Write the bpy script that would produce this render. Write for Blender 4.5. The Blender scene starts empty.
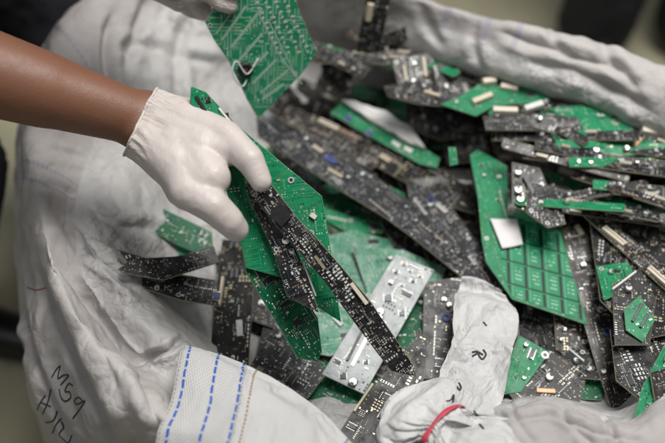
import bpy, bmesh, math, random
import numpy as np
from mathutils import Vector, Matrix, noise as MN
from mathutils.bvhtree import BVHTree

random.seed(7)
SC = bpy.context.scene
COL = SC.collection
V = Vector

# ------------------------------------------------------------------ camera
PITCH = math.radians(50.0)
DIST = 1.05
TW = 36.0 / 50.0
CAM = V((0.0, -DIST * math.cos(PITCH), DIST * math.sin(PITCH)))
FWD = V((0, math.cos(PITCH), -math.sin(PITCH)))
UPV = V((0, math.sin(PITCH), math.cos(PITCH)))
RGT = V((1, 0, 0))
cd = bpy.data.cameras.new("camera")
cam = bpy.data.objects.new("camera", cd)
COL.objects.link(cam)
cam.location = CAM
cam.rotation_euler = (math.radians(90) - PITCH, 0, 0)
cd.lens = 50
cd.sensor_width = 36
cd.clip_start = 0.02
cd.clip_end = 60
cd.dof.use_dof = True
cd.dof.focus_distance = 0.925
cd.dof.aperture_fstop = 2.2
cd.dof.aperture_blades = 8
SC.camera = cam

# ------------------------------------------------------------------ light
wd = bpy.data.worlds.new("World")
SC.world = wd
wd.use_nodes = True
bg = wd.node_tree.nodes["Background"]
bg.inputs[0].default_value = (0.92, 0.97, 1.0, 1)
bg.inputs[1].default_value = 0.055


def area(name, loc, target, size, power, col):
    ld = bpy.data.lights.new(name, 'AREA')
    ld.shape = 'RECTANGLE'
    ld.size, ld.size_y = size
    ld.energy = power
    ld.color = col
    o = bpy.data.objects.new(name, ld)
    COL.objects.link(o)
    o.location = loc
    o.rotation_euler = (V(target) - V(loc)).to_track_quat('-Z', 'Y').to_euler()
    return o


area("ceiling_light", (0.55, 0.25, 2.25), (0, 0, 0), (1.1, 1.1), 67, (1.0, 0.98, 0.94))
area("front_left_fill", (-1.3, -0.9, 2.1), (0, 0, 0), (1.2, 1.2), 9, (0.95, 0.98, 1.0))  # added fill lamp that brightens the front; no real window there

area("back_sheen_fill", (0.15, 1.7, 1.9), (0, 0, 0), (0.9, 0.6), 3.5, (0.92, 0.97, 1.0))  # lamp added behind the heap to put glints and sheen on the boards

SC.view_settings.view_transform = 'Standard'
SC.view_settings.look = 'None'
SC.view_settings.exposure = 0.0
SC.view_settings.gamma = 1.0


# ------------------------------------------------------------------ pixel -> world (photo pixels, 665 x 443)
def ray(px, py):
    return FWD + RGT * ((px - 332.5) / 665 * TW) + UPV * ((221.5 - py) / 665 * TW)


def at(px, py, z):
    d = ray(px, py)
    return CAM + d * ((z - CAM.z) / d.z)


def on_plane(px, py, p0, n):
    d = ray(px, py)
    return CAM + d * ((p0 - CAM).dot(n) / d.dot(n))


# ------------------------------------------------------------------ object helpers
def tag(o, label=None, cat=None, group=None, kind=None):
    if label: o["label"] = label
    if cat: o["category"] = cat
    if group: o["group"] = group
    if kind: o["kind"] = kind
    return o


def empty(name, loc=(0, 0, 0)):
    o = bpy.data.objects.new(name, None)
    o.empty_display_size = 0.02
    COL.objects.link(o)
    o.location = loc
    return o


def link(name, me, parent=None):
    o = bpy.data.objects.new(name, me)
    COL.objects.link(o)
    if parent: o.parent = parent
    return o


def mesh(name, verts, faces, mats, midx=None, uvs=None, smooth=False):
    me = bpy.data.meshes.new(name)
    me.from_pydata([tuple(v) for v in verts], [], faces)
    for m in mats: me.materials.append(m)
    if midx: me.polygons.foreach_set("material_index", midx)
    if smooth: me.polygons.foreach_set("use_smooth", [True] * len(faces))
    if uvs is not None:
        ul = me.uv_layers.new(name="UVMap")
        for l in me.loops: ul.data[l.index].uv = uvs[l.vertex_index]
    me.update()
    return me


class MB:
    def __init__(s):
        s.v = []; s.f = []; s.m = []

    def box(s, cx, cy, z0, lx, ly, h, m=0, rot=0.0, taper=0.0):
        c, sn = math.cos(rot), math.sin(rot)
        b = len(s.v)
        for k, t in ((0, 0.0), (1, taper)):
            for dx, dy in ((-1, -1), (1, -1), (1, 1), (-1, 1)):
                x, y = dx * (lx / 2 - t), dy * (ly / 2 - t)
                s.v.append((cx + c * x - sn * y, cy + sn * x + c * y, z0 + k * h))
        for f in ((4, 5, 6, 7), (0, 1, 5, 4), (1, 2, 6, 5), (2, 3, 7, 6), (3, 0, 4, 7)):
            s.f.append(tuple(b + i for i in f)); s.m.append(m)

    def dome(s, cx, cy, z0, r, h, m=0, n=7):
        b = len(s.v)
        for rr, zz in ((r, 0), (r * 0.8, h * 0.6), (r * 0.35, h * 0.95)):
            for i in range(n):
                a = i / n * math.tau
                s.v.append((cx + rr * math.cos(a), cy + rr * math.sin(a), z0 + zz))
        for k in range(2):
            for i in range(n):
                j = (i + 1) % n
                s.f.append((b + k * n + i, b + k * n + j, b + (k + 1) * n + j, b + (k + 1) * n + i)); s.m.append(m)
        s.f.append(tuple(b + 2 * n + i for i in range(n))); s.m.append(m)

    def cyl(s, cx, cy, z0, r, h, m=0, n=18, mt=None, bev=0.0):
        b = len(s.v)
        rings = [(r, 0), (r, h - bev), (r - bev, h)] if bev else [(r, 0), (r, h)]
        for rr, zz in rings:
            for i in range(n):
                a = i / n * math.tau
                s.v.append((cx + rr * math.cos(a), cy + rr * math.sin(a), z0 + zz))
        for k in range(len(rings) - 1):
            for i in range(n):
                j = (i + 1) % n
                s.f.append((b + k * n + i, b + k * n + j, b + (k + 1) * n + j, b + (k + 1) * n + i)); s.m.append(m)
        s.f.append(tuple(b + (len(rings) - 1) * n + i for i in range(n))); s.m.append(m if mt is None else mt)

    def ring(s, cx, cy, z0, ro, ri, h, m=0, n=20):
        b = len(s.v)
        for rr, zz in ((ro, 0), (ro, h), (ri, h), (ri, 0)):
            for i in range(n):
                a = i / n * math.tau
                s.v.append((cx + rr * math.cos(a), cy + rr * math.sin(a), z0 + zz))
        for k in range(3):
            for i in range(n):
                j = (i + 1) % n
                s.f.append((b + k * n + i, b + k * n + j, b + (k + 1) * n + j, b + (k + 1) * n + i)); s.m.append(m)

    def build(s, name, mats, parent=None, smooth=False):
        return link(name, mesh(name, s.v, s.f, mats, s.m, None, smooth), parent)


def tube(pts, r, n=8, closed=False, flat=1.0, nrm=None):
    """vertices, faces of a tube along pts; flat<1 squashes it along nrm"""
    P = [V(p) for p in pts]
    vs, fs = [], []
    N = len(P)
    prev = None
    for i, p in enumerate(P):
        t = (P[(i + 1) % N] - P[i - 1]) if closed else (P[min(i + 1, N - 1)] - P[max(i - 1, 0)])
        t.normalize()
        if nrm is not None:
            a = V(nrm[i] if isinstance(nrm, list) else nrm)
        else:
            a = prev if prev is not None else (V((0, 0, 1)) if abs(t.z) < 0.9 else V((1, 0, 0)))
        a = (a - t * a.dot(t)).normalized()
        prev = a
        b = t.cross(a)
        rr = r[i] if isinstance(r, (list, tuple)) else r
        for k in range(n):
            w = k / n * math.tau
            vs.append(p + a * (math.cos(w) * rr * flat) + b * (math.sin(w) * rr))
    for i in range(N if closed else N - 1):
        for k in range(n):
            j, l = (i + 1) % N, (k + 1) % n
            fs.append((i * n + k, i * n + l, j * n + l, j * n + k))
    if not closed:
        fs.append(tuple(range(n))[::-1]); fs.append(tuple((N - 1) * n + k for k in range(n)))
    return vs, fs


# ------------------------------------------------------------------ material helpers
class NT:
    def __init__(s, name):
        s.m = bpy.data.materials.new(name)
        s.m.use_nodes = True
        s.t = s.m.node_tree
        s.b = s.t.nodes["Principled BSDF"]

    def n(s, typ, **kw):
        nd = s.t.nodes.new(typ)
        for k, v in kw.items(): setattr(nd, k, v)
        return nd

    def set(s, sock, v):
        if isinstance(v, bpy.types.NodeSocket): s.t.links.new(v, sock)
        elif v is not None:
            if sock.type == 'RGBA' and isinstance(v, (tuple, list)) and len(v) == 3: v = (*v, 1)
            sock.default_value = v

    def math(s, op, a, b=None, c=None, clamp=False):
        nd = s.n('ShaderNodeMath', operation=op, use_clamp=clamp)
        for i, x in enumerate((a, b, c)):
            if x is not None: s.set(nd.inputs[i], x)
        return nd.outputs[0]

    def vm(s, op, a, b=None):
        nd = s.n('ShaderNodeVectorMath', operation=op)
        s.set(nd.inputs[0], a)
        if b is not None:
            if op == 'SCALE': s.set(nd.inputs['Scale'], b)
            else: s.set(nd.inputs[1], b)
        return nd.outputs[0]

    def mix(s, f, a, b, blend='MIX'):
        nd = s.n('ShaderNodeMix', data_type='RGBA', blend_type=blend)
        s.set(nd.inputs[0], f); s.set(nd.inputs[6], a); s.set(nd.inputs[7], b)
        return nd.outputs[2]

    def sep(s, v):
        nd = s.n('ShaderNodeSeparateXYZ'); s.set(nd.inputs[0], v)
        return nd.outputs

    def comb(s, x, y, z=0.0):
        nd = s.n('ShaderNodeCombineXYZ')
        s.set(nd.inputs[0], x); s.set(nd.inputs[1], y); s.set(nd.inputs[2], z)
        return nd.outputs[0]

    def noise(s, vec, scale, detail=3, rough=0.5, out=0):
        nd = s.n('ShaderNodeTexNoise')
        s.set(nd.inputs['Vector'], vec); s.set(nd.inputs['Scale'], scale)
        nd.inputs['Detail'].default_value = detail; nd.inputs['Roughness'].default_value = rough
        return nd.outputs[out]

    def white(s, vec):
        nd = s.n('ShaderNodeTexWhiteNoise', noise_dimensions='3D'); s.set(nd.inputs['Vector'], vec)
        return nd.outputs

    def ramp(s, f, stops, interp='LINEAR'):
        nd = s.n('ShaderNodeValToRGB')
        cr = nd.color_ramp; cr.interpolation = interp
        while len(cr.elements) < len(stops): cr.elements.new(0.5)
        for e, (p, c) in zip(cr.elements, stops):
            e.position = p; e.color = (*c, 1) if len(c) == 3 else c
        s.set(nd.inputs[0], f)
        return nd.outputs[0]

    def smooth(s, x, a, b):
        nd = s.n('ShaderNodeMapRange', interpolation_type='SMOOTHSTEP')
        s.set(nd.inputs[0], x); nd.inputs[1].default_value = a; nd.inputs[2].default_value = b
        return nd.outputs[0]

    def uv(s):
        return s.n('ShaderNodeUVMap', uv_map="UVMap").outputs[0]

    def obj(s):
        return s.n('ShaderNodeTexCoord').outputs['Object']

    def bump(s, h, strength, dist=0.001, normal=None):
        nd = s.n('ShaderNodeBump')
        nd.inputs['Strength'].default_value = strength; nd.inputs['Distance'].default_value = dist
        s.set(nd.inputs['Height'], h)
        if normal is not None: s.set(nd.inputs['Normal'], normal)
        return nd.outputs[0]

    def out(s, **kw):
        for k, v in kw.items(): s.set(s.b.inputs[k.replace('_', ' ')], v)
        return s.m


def plain(name, col, rough=0.5, metal=0.0, var=0.25, scale=300.0, **kw):
    """a simple procedural material: base colour with a little mottling and uneven gloss"""
    t = NT(name)
    p = t.obj()
    n = t.noise(p, scale, 3)
    dark = tuple(c * (1 - var) for c in col)
    lite = tuple(min(1, c * (1 + var)) for c in col)
    c = t.mix(n, dark, lite)
    r = t.math('MULTIPLY_ADD', n, 0.3, rough - 0.15)
    return t.out(Base_Color=c, Roughness=r, Metallic=metal, **kw)


def board_mat(name, base, trace, padset, dens=0.4, tr=0.5, dust=0.12, rough=0.32, pitch=0.0024, tpitch=0.0014, duscol=(0.34, 0.33, 0.32), spec=0.32):
    t = NT(name)
    rnd = t.n('ShaderNodeObjectInfo').outputs['Random']
    uv = t.vm('ADD', t.uv(), t.comb(t.math('MULTIPLY', rnd, 3.7), t.math('MULTIPLY', rnd, 9.1), 0.0))
    # copper traces under the mask: rows of runs that start and stop, turned by patch
    blk = t.vm('FLOOR', t.vm('SCALE', uv, 1 / 0.017))
    bw = t.white(blk)
    x, y, _ = t.sep(uv)
    sw = t.math('GREATER_THAN', bw[0], 0.5)
    a = t.math('ADD', t.math('MULTIPLY', x, sw), t.math('MULTIPLY', y, t.math('SUBTRACT', 1.0, sw)))
    b = t.math('ADD', t.math('MULTIPLY', y, sw), t.math('MULTIPLY', x, t.math('SUBTRACT', 1.0, sw)))
    row = t.math('FLOOR', t.math('DIVIDE', a, tpitch))
    rw = t.white(t.comb(row, 3.3, 0.0))
    seg = t.math('FLOOR', t.math('ADD', t.math('DIVIDE', b, 0.011), t.math('MULTIPLY', rw[0], 7.0)))
    sg = t.white(t.comb(row, seg, 1.7))
    fr = t.math('ABSOLUTE', t.math('SUBTRACT', t.math('FRACT', t.math('DIVIDE', a, tpitch)), 0.5))
    tm = t.math('MULTIPLY', t.math('LESS_THAN', fr, 0.24), t.math('GREATER_THAN', sg[0], 0.42))
    # pads
    q = t.vm('SCALE', uv, 1 / pitch)
    cell = t.vm('FLOOR', q)
    cw = t.white(cell)
    cc = t.sep(cw[1])
    f = t.sep(t.vm('ABSOLUTE', t.vm('SUBTRACT', t.vm('FRACTION', q), (0.5, 0.5, 0.5))))
    wx = t.math('MULTIPLY_ADD', cc[0], 0.22, 0.10)
    wy = t.math('MULTIPLY_ADD', cc[1], 0.22, 0.10)
    clus = t.smooth(t.noise(uv, 45, 2), 0.38, 0.62)
    qx, qy, _q = t.sep(cell)
    run = t.white(t.comb(t.math('MULTIPLY_ADD', sw, t.math('SUBTRACT', qx, qy), qy), t.math('FLOOR', t.math('DIVIDE', t.math('MULTIPLY_ADD', sw, t.math('SUBTRACT', qy, qx), qx), 5.0)), 8.8))
    runm = t.math('GREATER_THAN', run[0], 0.72)
    thr = t.math('SUBTRACT', 1.0, t.math('MULTIPLY', t.math('MULTIPLY_ADD', clus, 0.35, t.math('MULTIPLY', runm, 1.6)), dens))
    pm = t.math('MULTIPLY', t.math('MULTIPLY', t.math('LESS_THAN', f[0], wx), t.math('LESS_THAN', f[1], wy)),
                t.math('GREATER_THAN', cw[0], thr))
    pcol = t.ramp(t.math('MULTIPLY_ADD', runm, t.math('SUBTRACT', run[0], cc[2]), cc[2]) if False else t.math('ADD', t.math('MULTIPLY', runm, t.math('FRACT', t.math('MULTIPLY', run[0], 37.0))), t.math('MULTIPLY', t.math('SUBTRACT', 1.0, runm), cc[2])), [(i / len(padset), c) for i, c in enumerate(padset)], 'CONSTANT')
    mott = t.noise(uv, 25, 4)
    bcol = t.mix(mott, tuple(c * 0.65 for c in base), tuple(c * 1.35 for c in base))
    bcol = t.mix(t.math('MULTIPLY', tm, tr), bcol, trace)
    bcol = t.mix(pm, bcol, pcol)
    dn = t.smooth(t.noise(uv, 60, 6, 0.65), 0.42, 0.75)
    bcol = t.mix(t.math('MULTIPLY', dn, dust), bcol, duscol)
    h = t.math('ADD', t.math('MULTIPLY', tm, 0.3), pm)
    r = t.math('ADD', t.math('MULTIPLY_ADD', dn, 0.35, rough - 0.08), t.math('MULTIPLY', mott, 0.12))
    return t.out(Base_Color=bcol, Roughness=r, Normal=t.bump(h, 0.5, 0.0004), Specular_IOR_Level=spec)


W_, G_, S_, T_, D_ = (0.62, 0.62, 0.60), (0.46, 0.34, 0.12), (0.35, 0.36, 0.37), (0.33, 0.24, 0.16), (0.02, 0.02, 0.02)
M = {}
M['black'] = board_mat('black_solder_mask', (0.0095, 0.0098, 0.0105), (0.030, 0.031, 0.032), (W_, G_, S_, D_, T_, S_), 0.25, 0.6, 0.10)
M['brown'] = board_mat('brown_black_solder_mask', (0.016, 0.0140, 0.013), (0.048, 0.041, 0.037), (W_, T_, S_, G_, D_, T_), 0.31, 0.6, 0.13)
M['slate'] = board_mat('slate_solder_mask', (0.013, 0.0135, 0.016), (0.045, 0.047, 0.052), (W_, S_, S_, D_, W_, T_), 0.31, 0.6, 0.15)
M['gold'] = board_mat('black_gold_pad_mask', (0.0095, 0.009, 0.0098), (0.024, 0.023, 0.024), (G_, G_, W_, D_, (0.5, 0.45, 0.3), T_), 0.16, 0.6, 0.06, 0.34)
M['green'] = board_mat('green_solder_mask', (0.008, 0.19, 0.077), (0.03, 0.33, 0.16), (W_, S_, G_, D_, (0.2, 0.45, 0.3), S_), 0.22, 0.7, 0.08, 0.34, spec=0.18)
M['dark_green'] = board_mat('dark_green_solder_mask', (0.005, 0.085, 0.036), (0.016, 0.17, 0.08), (W_, S_, D_, D_, G_, S_), 0.21, 0.7, 0.06, 0.34, spec=0.18)
M['pale_green'] = board_mat('pale_dusty_green_mask', (0.055, 0.22, 0.13), (0.17, 0.38, 0.27), (W_, W_, S_, (0.4, 0.6, 0.5), S_, W_), 0.35, 0.6, 0.36, 0.28, duscol=(0.62, 0.68, 0.64))
M['silver'] = board_mat('silvery_white_mask', (0.36, 0.39, 0.40), (0.50, 0.52, 0.52), (S_, (0.05, 0.05, 0.05), W_, W_, S_, T_), 0.22, 0.6, 0.12, 0.32)
M['trace_panel'] = board_mat('green_panel_silvery_traces', (0.012, 0.20, 0.092), (0.17, 0.38, 0.25), (W_, S_, (0.3, 0.5, 0.38), S_, W_, G_), 0.18, 0.85, 0.15, 0.36, 0.0030, 0.0036, spec=0.18)


def grid_mat():
    """panel of little repeated boards: dark milled slots between blocks, pale print on each block; uv in block units"""
    t = NT('green_grid_panel_mask')
    uv = t.uv()
    fx, fy, _ = t.sep(t.vm('FRACTION', uv))
    slot = t.math('MAXIMUM', t.math('MULTIPLY', t.math('LESS_THAN', fx, 0.17), t.math('GREATER_THAN', fy, 0.12)), t.math('LESS_THAN', fy, 0.07))
    line = t.math('LESS_THAN', t.math('ABSOLUTE', t.math('SUBTRACT', t.math('FRACT', t.math('MULTIPLY', fy, 6.0)), 0.5)), 0.24)
    wob = t.white(t.vm('FLOOR', t.vm('MULTIPLY', uv, (9.0, 6.0, 1.0))))[0]
    pr = t.math('MULTIPLY', t.math('MULTIPLY', line, t.math('GREATER_THAN', wob, 0.35)),
                t.math('MULTIPLY', t.math('GREATER_THAN', fx, 0.45), t.math('LESS_THAN', fx, 0.85)))
    pr = t.math('MULTIPLY', pr, t.math('MULTIPLY', t.math('GREATER_THAN', fy, 0.25), t.math('LESS_THAN', fy, 0.88)))
    side = t.math('MULTIPLY', t.math('GREATER_THAN', fx, 0.26), t.math('LESS_THAN', fx, 0.33))
    side = t.math('MULTIPLY', side, t.math('GREATER_THAN', t.math('FRACT', t.math('MULTIPLY', fy, 9.0)), 0.4))
    n = t.noise(t.obj(), 40, 4)
    c = t.mix(n, (0.005, 0.19, 0.08), (0.010, 0.28, 0.125))
    c = t.mix(t.math('MULTIPLY', pr, 0.45), c, (0.5, 0.65, 0.55))
    c = t.mix(t.math('MULTIPLY', side, 0.35), c, (0.4, 0.6, 0.5))
    c = t.mix(slot, c, (0.004, 0.02, 0.012))
    return t.out(Base_Color=c, Roughness=0.42, Normal=t.bump(t.math('SUBTRACT', 1.0, slot), 0.9, 0.0012), Specular_IOR_Level=0.2)


M['grid'] = grid_mat()
M['edge_tan'] = plain('board_edge_tan', (0.26, 0.23, 0.15), 0.6)
M['edge_green'] = plain('board_edge_green', (0.16, 0.30, 0.17), 0.55)
M['edge_pale'] = plain('board_edge_pale', (0.55, 0.58, 0.55), 0.5)
M['chip'] = plain('chip_black_epoxy', (0.018, 0.018, 0.019), 0.42)
M['chip_blue'] = plain('chip_blue_grey', (0.035, 0.06, 0.10), 0.35)
M['tin'] = plain('tinned_metal', (0.68, 0.68, 0.66), 0.28, 0.4, 0.15)
M['solder'] = plain('solder', (0.74, 0.74, 0.73), 0.22, 0.35, 0.15)
M['ceramic'] = plain('ceramic_tan', (0.36, 0.25, 0.16), 0.45)
M['whitecomp'] = plain('white_component', (0.66, 0.66, 0.63), 0.45)
M['beige'] = plain('beige_connector_plastic', (0.62, 0.54, 0.40), 0.5, 0, 0.12)
M['cream'] = plain('cream_connector_plastic', (0.70, 0.63, 0.52), 0.5, 0, 0.1)
M['copper'] = plain('copper_strip', (0.66, 0.34, 0.20), 0.45, 0.3, 0.15)
M['blue'] = plain('blue_component', (0.04, 0.06, 0.22), 0.35)
M['gold_pad'] = plain('gold_pad', (0.66, 0.52, 0.24), 0.3, 0.4, 0.15)
M['white_foam'] = plain('white_foam', (0.66, 0.65, 0.64), 0.7, 0, 0.08, 60)
M['white_label'] = plain('white_paper_label', (0.74, 0.71, 0.71), 0.6, 0, 0.06, 50)
M['black_rubber'] = plain('black_rubber', (0.012, 0.012, 0.013), 0.55)
M['tinned_trace'] = plain('tinned_trace', (0.26, 0.40, 0.31), 0.4)
M['tinned_ring'] = plain('tinned_ring', (0.52, 0.54, 0.52), 0.4, 0.2)
M['wire'] = plain('grey_white_wire', (0.55, 0.57, 0.58), 0.4)


# ------------------------------------------------------------------ lofted cloth
def crom(P, n, periodic=False):
    """Catmull-Rom resample of an (k, ...) array along axis 0 to n samples"""
    P = np.asarray(P, float); k = len(P)
    u = np.linspace(0, k if periodic else k - 1, n, endpoint=not periodic)
    i = np.floor(u).astype(int)
    if not periodic: i = np.minimum(i, k - 2)
    f = u - i
    def g(j):
        return P[j % k] if periodic else P[np.clip(j, 0, k - 1)]
    f = f.reshape((-1,) + (1,) * (P.ndim - 1))
    p0, p1, p2, p3 = g(i - 1), g(i), g(i + 1), g(i + 2)
    return 0.5 * (2 * p1 + (p2 - p0) * f + (2 * p0 - 5 * p1 + 4 * p2 - p3) * f * f + (3 * p1 - p0 - 3 * p2 + p3) * f ** 3)


def grid_normals(G, periodic):
    if periodic:
        du = np.roll(G, -1, 0) - np.roll(G, 1, 0)
    else:
        du = np.gradient(G, axis=0)
    dv = np.gradient(G, axis=1)
    n = np.cross(du, dv)
    return n / (np.linalg.norm(n, axis=2, keepdims=True) + 1e-12)


def facet(p, s):
    """crumple: ridges where voronoi cells meet"""
    d = MN.voronoi(p * s)[0]
    return d[1] - d[0]


def crumple(G, amp, periodic=False, fold=None, seed=0.0):
    """push a grid of points along its normals by folds + crumples; amp(i, j) -> (fold, crumple)"""
    Nn = grid_normals(G, periodic)
    out = G.copy()
    for i in range(G.shape[0]):
        for j in range(G.shape[1]):
            p = V(G[i, j]) + V((seed, seed * 0.7, 0))
            af, ac = amp(i / G.shape[0], j / (G.shape[1] - 1))
            w = p + 0.02 * V(MN.noise_vector(p * 14))
            d = af * (MN.noise(w * 9) + 0.55 * (0.5 - abs(MN.noise(w * 17 + V((5, 2, 1))))) * 1.6)
            if ac:
                d += ac * (facet(w, 24) - 0.3 + 0.5 * (facet(w, 52) - 0.3) + 0.5 * MN.noise(w * 45))
            if fold: d += fold(i / G.shape[0], j / (G.shape[1] - 1), p)
            out[i, j] += Nn[i, j] * d
    return out


def grid_mesh(name, G, mat, periodic=False, uvscale=(1, 1), j0=0, j1=None, umap=None, flip=False):
    nu, nv = G.shape[:2]
    j1 = nv if j1 is None else j1
    w = j1 - j0
    nuu = nu + 1 if periodic else nu
    vs = [tuple(G[i % nu, j]) for i in range(nuu) for j in range(j0, j1)]
    uvs = [((umap(i / (nuu - 1)) if umap else i / (nuu - 1)) * uvscale[0], j / (nv - 1) * uvscale[1]) for i in range(nuu) for j in range(j0, j1)]
    fs = []
    for i in range(nuu - 1):
        for j in range(w - 1):
            q = (i * w + j, (i + 1) * w + j, (i + 1) * w + j + 1, i * w + j + 1)
            fs.append(q[::-1] if flip else q)
    return mesh(name, vs, fs, [mat], None, uvs, True)


def cloth_mat(name, c1, c2, rough=0.75, weave=0.0012, wstr=0.35, stains=0.25, stain_col=(0.25, 0.22, 0.20), bands=None, spec=0.35, trans=0.0, crinkle=0.0, bstr=0.5, bdist=0.0006, csc=(38, 85, 190)):
    t = NT(name)
    p = t.obj()
    n = t.noise(p, 7, 5, 0.6)
    c = t.mix(t.smooth(n, 0.3, 0.7), c1, c2)
    st = t.smooth(t.noise(p, 16, 7, 0.7), 0.52, 0.78)
    c = t.mix(t.math('MULTIPLY', st, stains), c, stain_col)
    fine = t.noise(p, 900, 2)
    c = t.mix(t.math('MULTIPLY', fine, 0.22), c, tuple(x * 0.55 for x in c1))
    h = fine
    if bands: c, h = bands(t, c, h)
    if weave:
        x, y, z = t.sep(t.vm('SCALE', p, math.tau / weave))
        w1 = t.math('SINE', t.math('ADD', x, t.math('MULTIPLY', z, 0.6)))
        w2 = t.math('SINE', t.math('SUBTRACT', y, t.math('MULTIPLY', z, 0.6)))
        h = t.math('ADD', h, t.math('MULTIPLY', t.math('MULTIPLY', w1, w2), wstr))
    nrm = None
    if crinkle:
        wp = t.vm('ADD', p, t.vm('SCALE', t.noise(p, 30, 3, 0.5, 1), 0.012))
        hs = None
        for sc, am in zip(csc, (1.0, 0.5, 0.22)):
            vo = t.n('ShaderNodeTexVoronoi', feature='F2'); t.set(vo.inputs['Vector'], wp); vo.inputs['Scale'].default_value = sc
            v1 = t.n('ShaderNodeTexVoronoi', feature='F1'); t.set(v1.inputs['Vector'], wp); v1.inputs['Scale'].default_value = sc
            d = t.math('MULTIPLY', t.math('SUBTRACT', vo.outputs[0], v1.outputs[0]), am)
            hs = d if hs is None else t.math('ADD', hs, d)
        msk = t.smooth(t.noise(p, 9, 3), 0.35, 0.7)
        nrm = t.bump(t.math('MULTIPLY', hs, t.math('MULTIPLY_ADD', msk, 0.8, 0.2)), crinkle, 0.009)
    kw = {}
    if trans: kw['Transmission_Weight'] = trans
    return t.out(Base_Color=c, Roughness=rough, Normal=t.bump(h, bstr, bdist, nrm), Specular_IOR_Level=spec, **kw)


def theta_bands(lines, col, width):
    def f(t, c, h):
        u, v, _ = t.sep(t.uv())
        dash = t.math('GREATER_THAN', t.math('FRACT', t.math('MULTIPLY', v, 95.0)), 0.3)
        wob = t.math('MULTIPLY_ADD', t.noise(t.obj(), 60, 2), 0.002, -0.001)
        for ln in lines:
            m = t.math('LESS_THAN', t.math('ABSOLUTE', t.math('SUBTRACT', t.math('ADD', u, wob), ln)), width)
            c = t.mix(t.math('MULTIPLY', t.math('MULTIPLY', m, dash), 0.38), c, col)
        return c, h
    return f


def settle(G, pin, periodic, grow=0.06, frames=22, bend=0.25, stiff=12.0, grav=0.25, quality=6, S=10.0):
    """let a grid of cloth with some slack buckle and sag for a moment; pin(u, v) = 1 holds a point. Returns the grid."""
    nu, nv = G.shape[:2]
    fs = []
    for i in range(nu if periodic else nu - 1):
        k = (i + 1) % nu
        for j in range(nv - 1): fs.append((i * nv + j, k * nv + j, k * nv + j + 1, i * nv + j + 1))
    me = bpy.data.meshes.new("cloth"); me.from_pydata([tuple(p * S) for p in G.reshape(-1, 3)], [], fs)
    o = bpy.data.objects.new("cloth", me); COL.objects.link(o)
    vg = o.vertex_groups.new(name="pin")
    for i in range(nu):
        for j in range(nv):
            w = pin(i / nu if periodic else i / (nu - 1), j / (nv - 1))
            if w > 0: vg.add([i * nv + j], w, 'REPLACE')
    m = o.modifiers.new("c", 'CLOTH')
    st = m.settings
    st.quality = quality; st.mass = 0.3; st.tension_stiffness = stiff; st.compression_stiffness = stiff; st.shear_stiffness = stiff * 0.4
    st.bending_stiffness = bend; st.air_damping = 2.0; st.tension_damping = 10; st.compression_damping = 10; st.bending_damping = 1
    st.vertex_group_mass = "pin"; st.shrink_min = -grow; st.shrink_max = -grow
    st.effector_weights.gravity = grav
    m.collision_settings.use_collision = False; m.collision_settings.use_self_collision = False
    m.point_cache.frame_start = 1; m.point_cache.frame_end = frames + 1
    for f in range(1, frames + 1): SC.frame_set(f)
    dg = bpy.context.evaluated_depsgraph_get()
    ev = o.evaluated_get(dg)
    out = np.empty(len(me.vertices) * 3)
    ev.data.vertices.foreach_get("co", out)
    bpy.data.objects.remove(o)
    SC.frame_set(1)
    return out.reshape(nu, nv, 3) / S


# ------------------------------------------------------------------ floor
def concrete():
    t = NT('beige_concrete')
    p = t.obj()
    n = t.noise(p, 3, 6, 0.6)
    c = t.mix(n, (0.40, 0.37, 0.25), (0.54, 0.50, 0.35))
    c = t.mix(t.math('MULTIPLY', t.smooth(t.noise(p, 14, 6, 0.7), 0.5, 0.75), 0.3), c, (0.16, 0.14, 0.10))
    return t.out(Base_Color=c, Roughness=0.7, Normal=t.bump(t.noise(p, 120, 5), 0.3, 0.002))


FLOOR = -0.55
fl = link('floor', mesh('floor', [(-6, -5, FLOOR), (6, -5, FLOOR), (6, 8, FLOOR), (-6, 8, FLOOR)], [(0, 1, 2, 3)], [concrete()]))
tag(fl, kind='structure')

# ------------------------------------------------------------------ the sack
# stations run west, south, east, north; each: outer, crest, dip, bulge, under (photo pixel x, y, height)
ST = [
    ((18, 205, -.10), (36, 195, .055), (72, 212, .034), (112, 232, .022), (200, 275, -.06)),
    ((20, 290, -.13), (58, 285, .050), (88, 298, .012), (132, 296, .018), (225, 320, -.07)),
    ((38, 400, -.12), (112, 366, .056), (138, 361, .000), (165, 335, .014), (240, 350, -.07)),
    ((110, 480, -.1), (168, 425, .054), (186, 396, .006), (205, 372, .000), (265, 380, -.07)),
    ((300, 560, -.1), (300, 510, .010), (300, 490, -.01), (300, 470, -.03), (310, 400, -.08)),
    ((430, 540, -.02), (432, 475, .020), (432, 460, .010), (432, 445, -.02), (430, 400, -.08)),
    ((555, 490, .022), (545, 424, .046), (541, 404, .036), (536, 398, .0), (525, 380, -.08)),
    ((700, 500, .02), (652, 436, .060), (640, 420, .045), (632, 416, .0), (600, 385, -.08)),
    ((800, 330, -.1), (735, 300, .070), (712, 296, .040), (690, 290, .0), (640, 280, -.08)),
    ((765, 150, -.1), (720, 120, .075), (705, 155, .050), (690, 172, .01), (640, 165, -.08)),
    ((655, 92, -.08), (634, 58, .090), (614, 92, .065), (598, 114, .025), (585, 106, -.06)),
    ((495, 46, -.08), (482, 14, .095), (474, 36, .080), (452, 64, .035), (440, 62, -.06)),
    ((325, 0, -.08), (318, -26, .095), (316, -4, .055), (318, 24, .005), (322, 70, -.07)),
    ((150, -14, -.08), (160, -40, .095), (172, 2, .045), (195, 55, .000), (255, 100, -.07)),
    ((58, 52, -.08), (66, 26, .085), (108, 84, .050), (150, 126, .014), (235, 160, -.07)),
    ((22, 126, -.08), (36, 106, .070), (88, 146, .040), (142, 170, .016), (215, 195, -.07)),
]
ctrl = []
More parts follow.
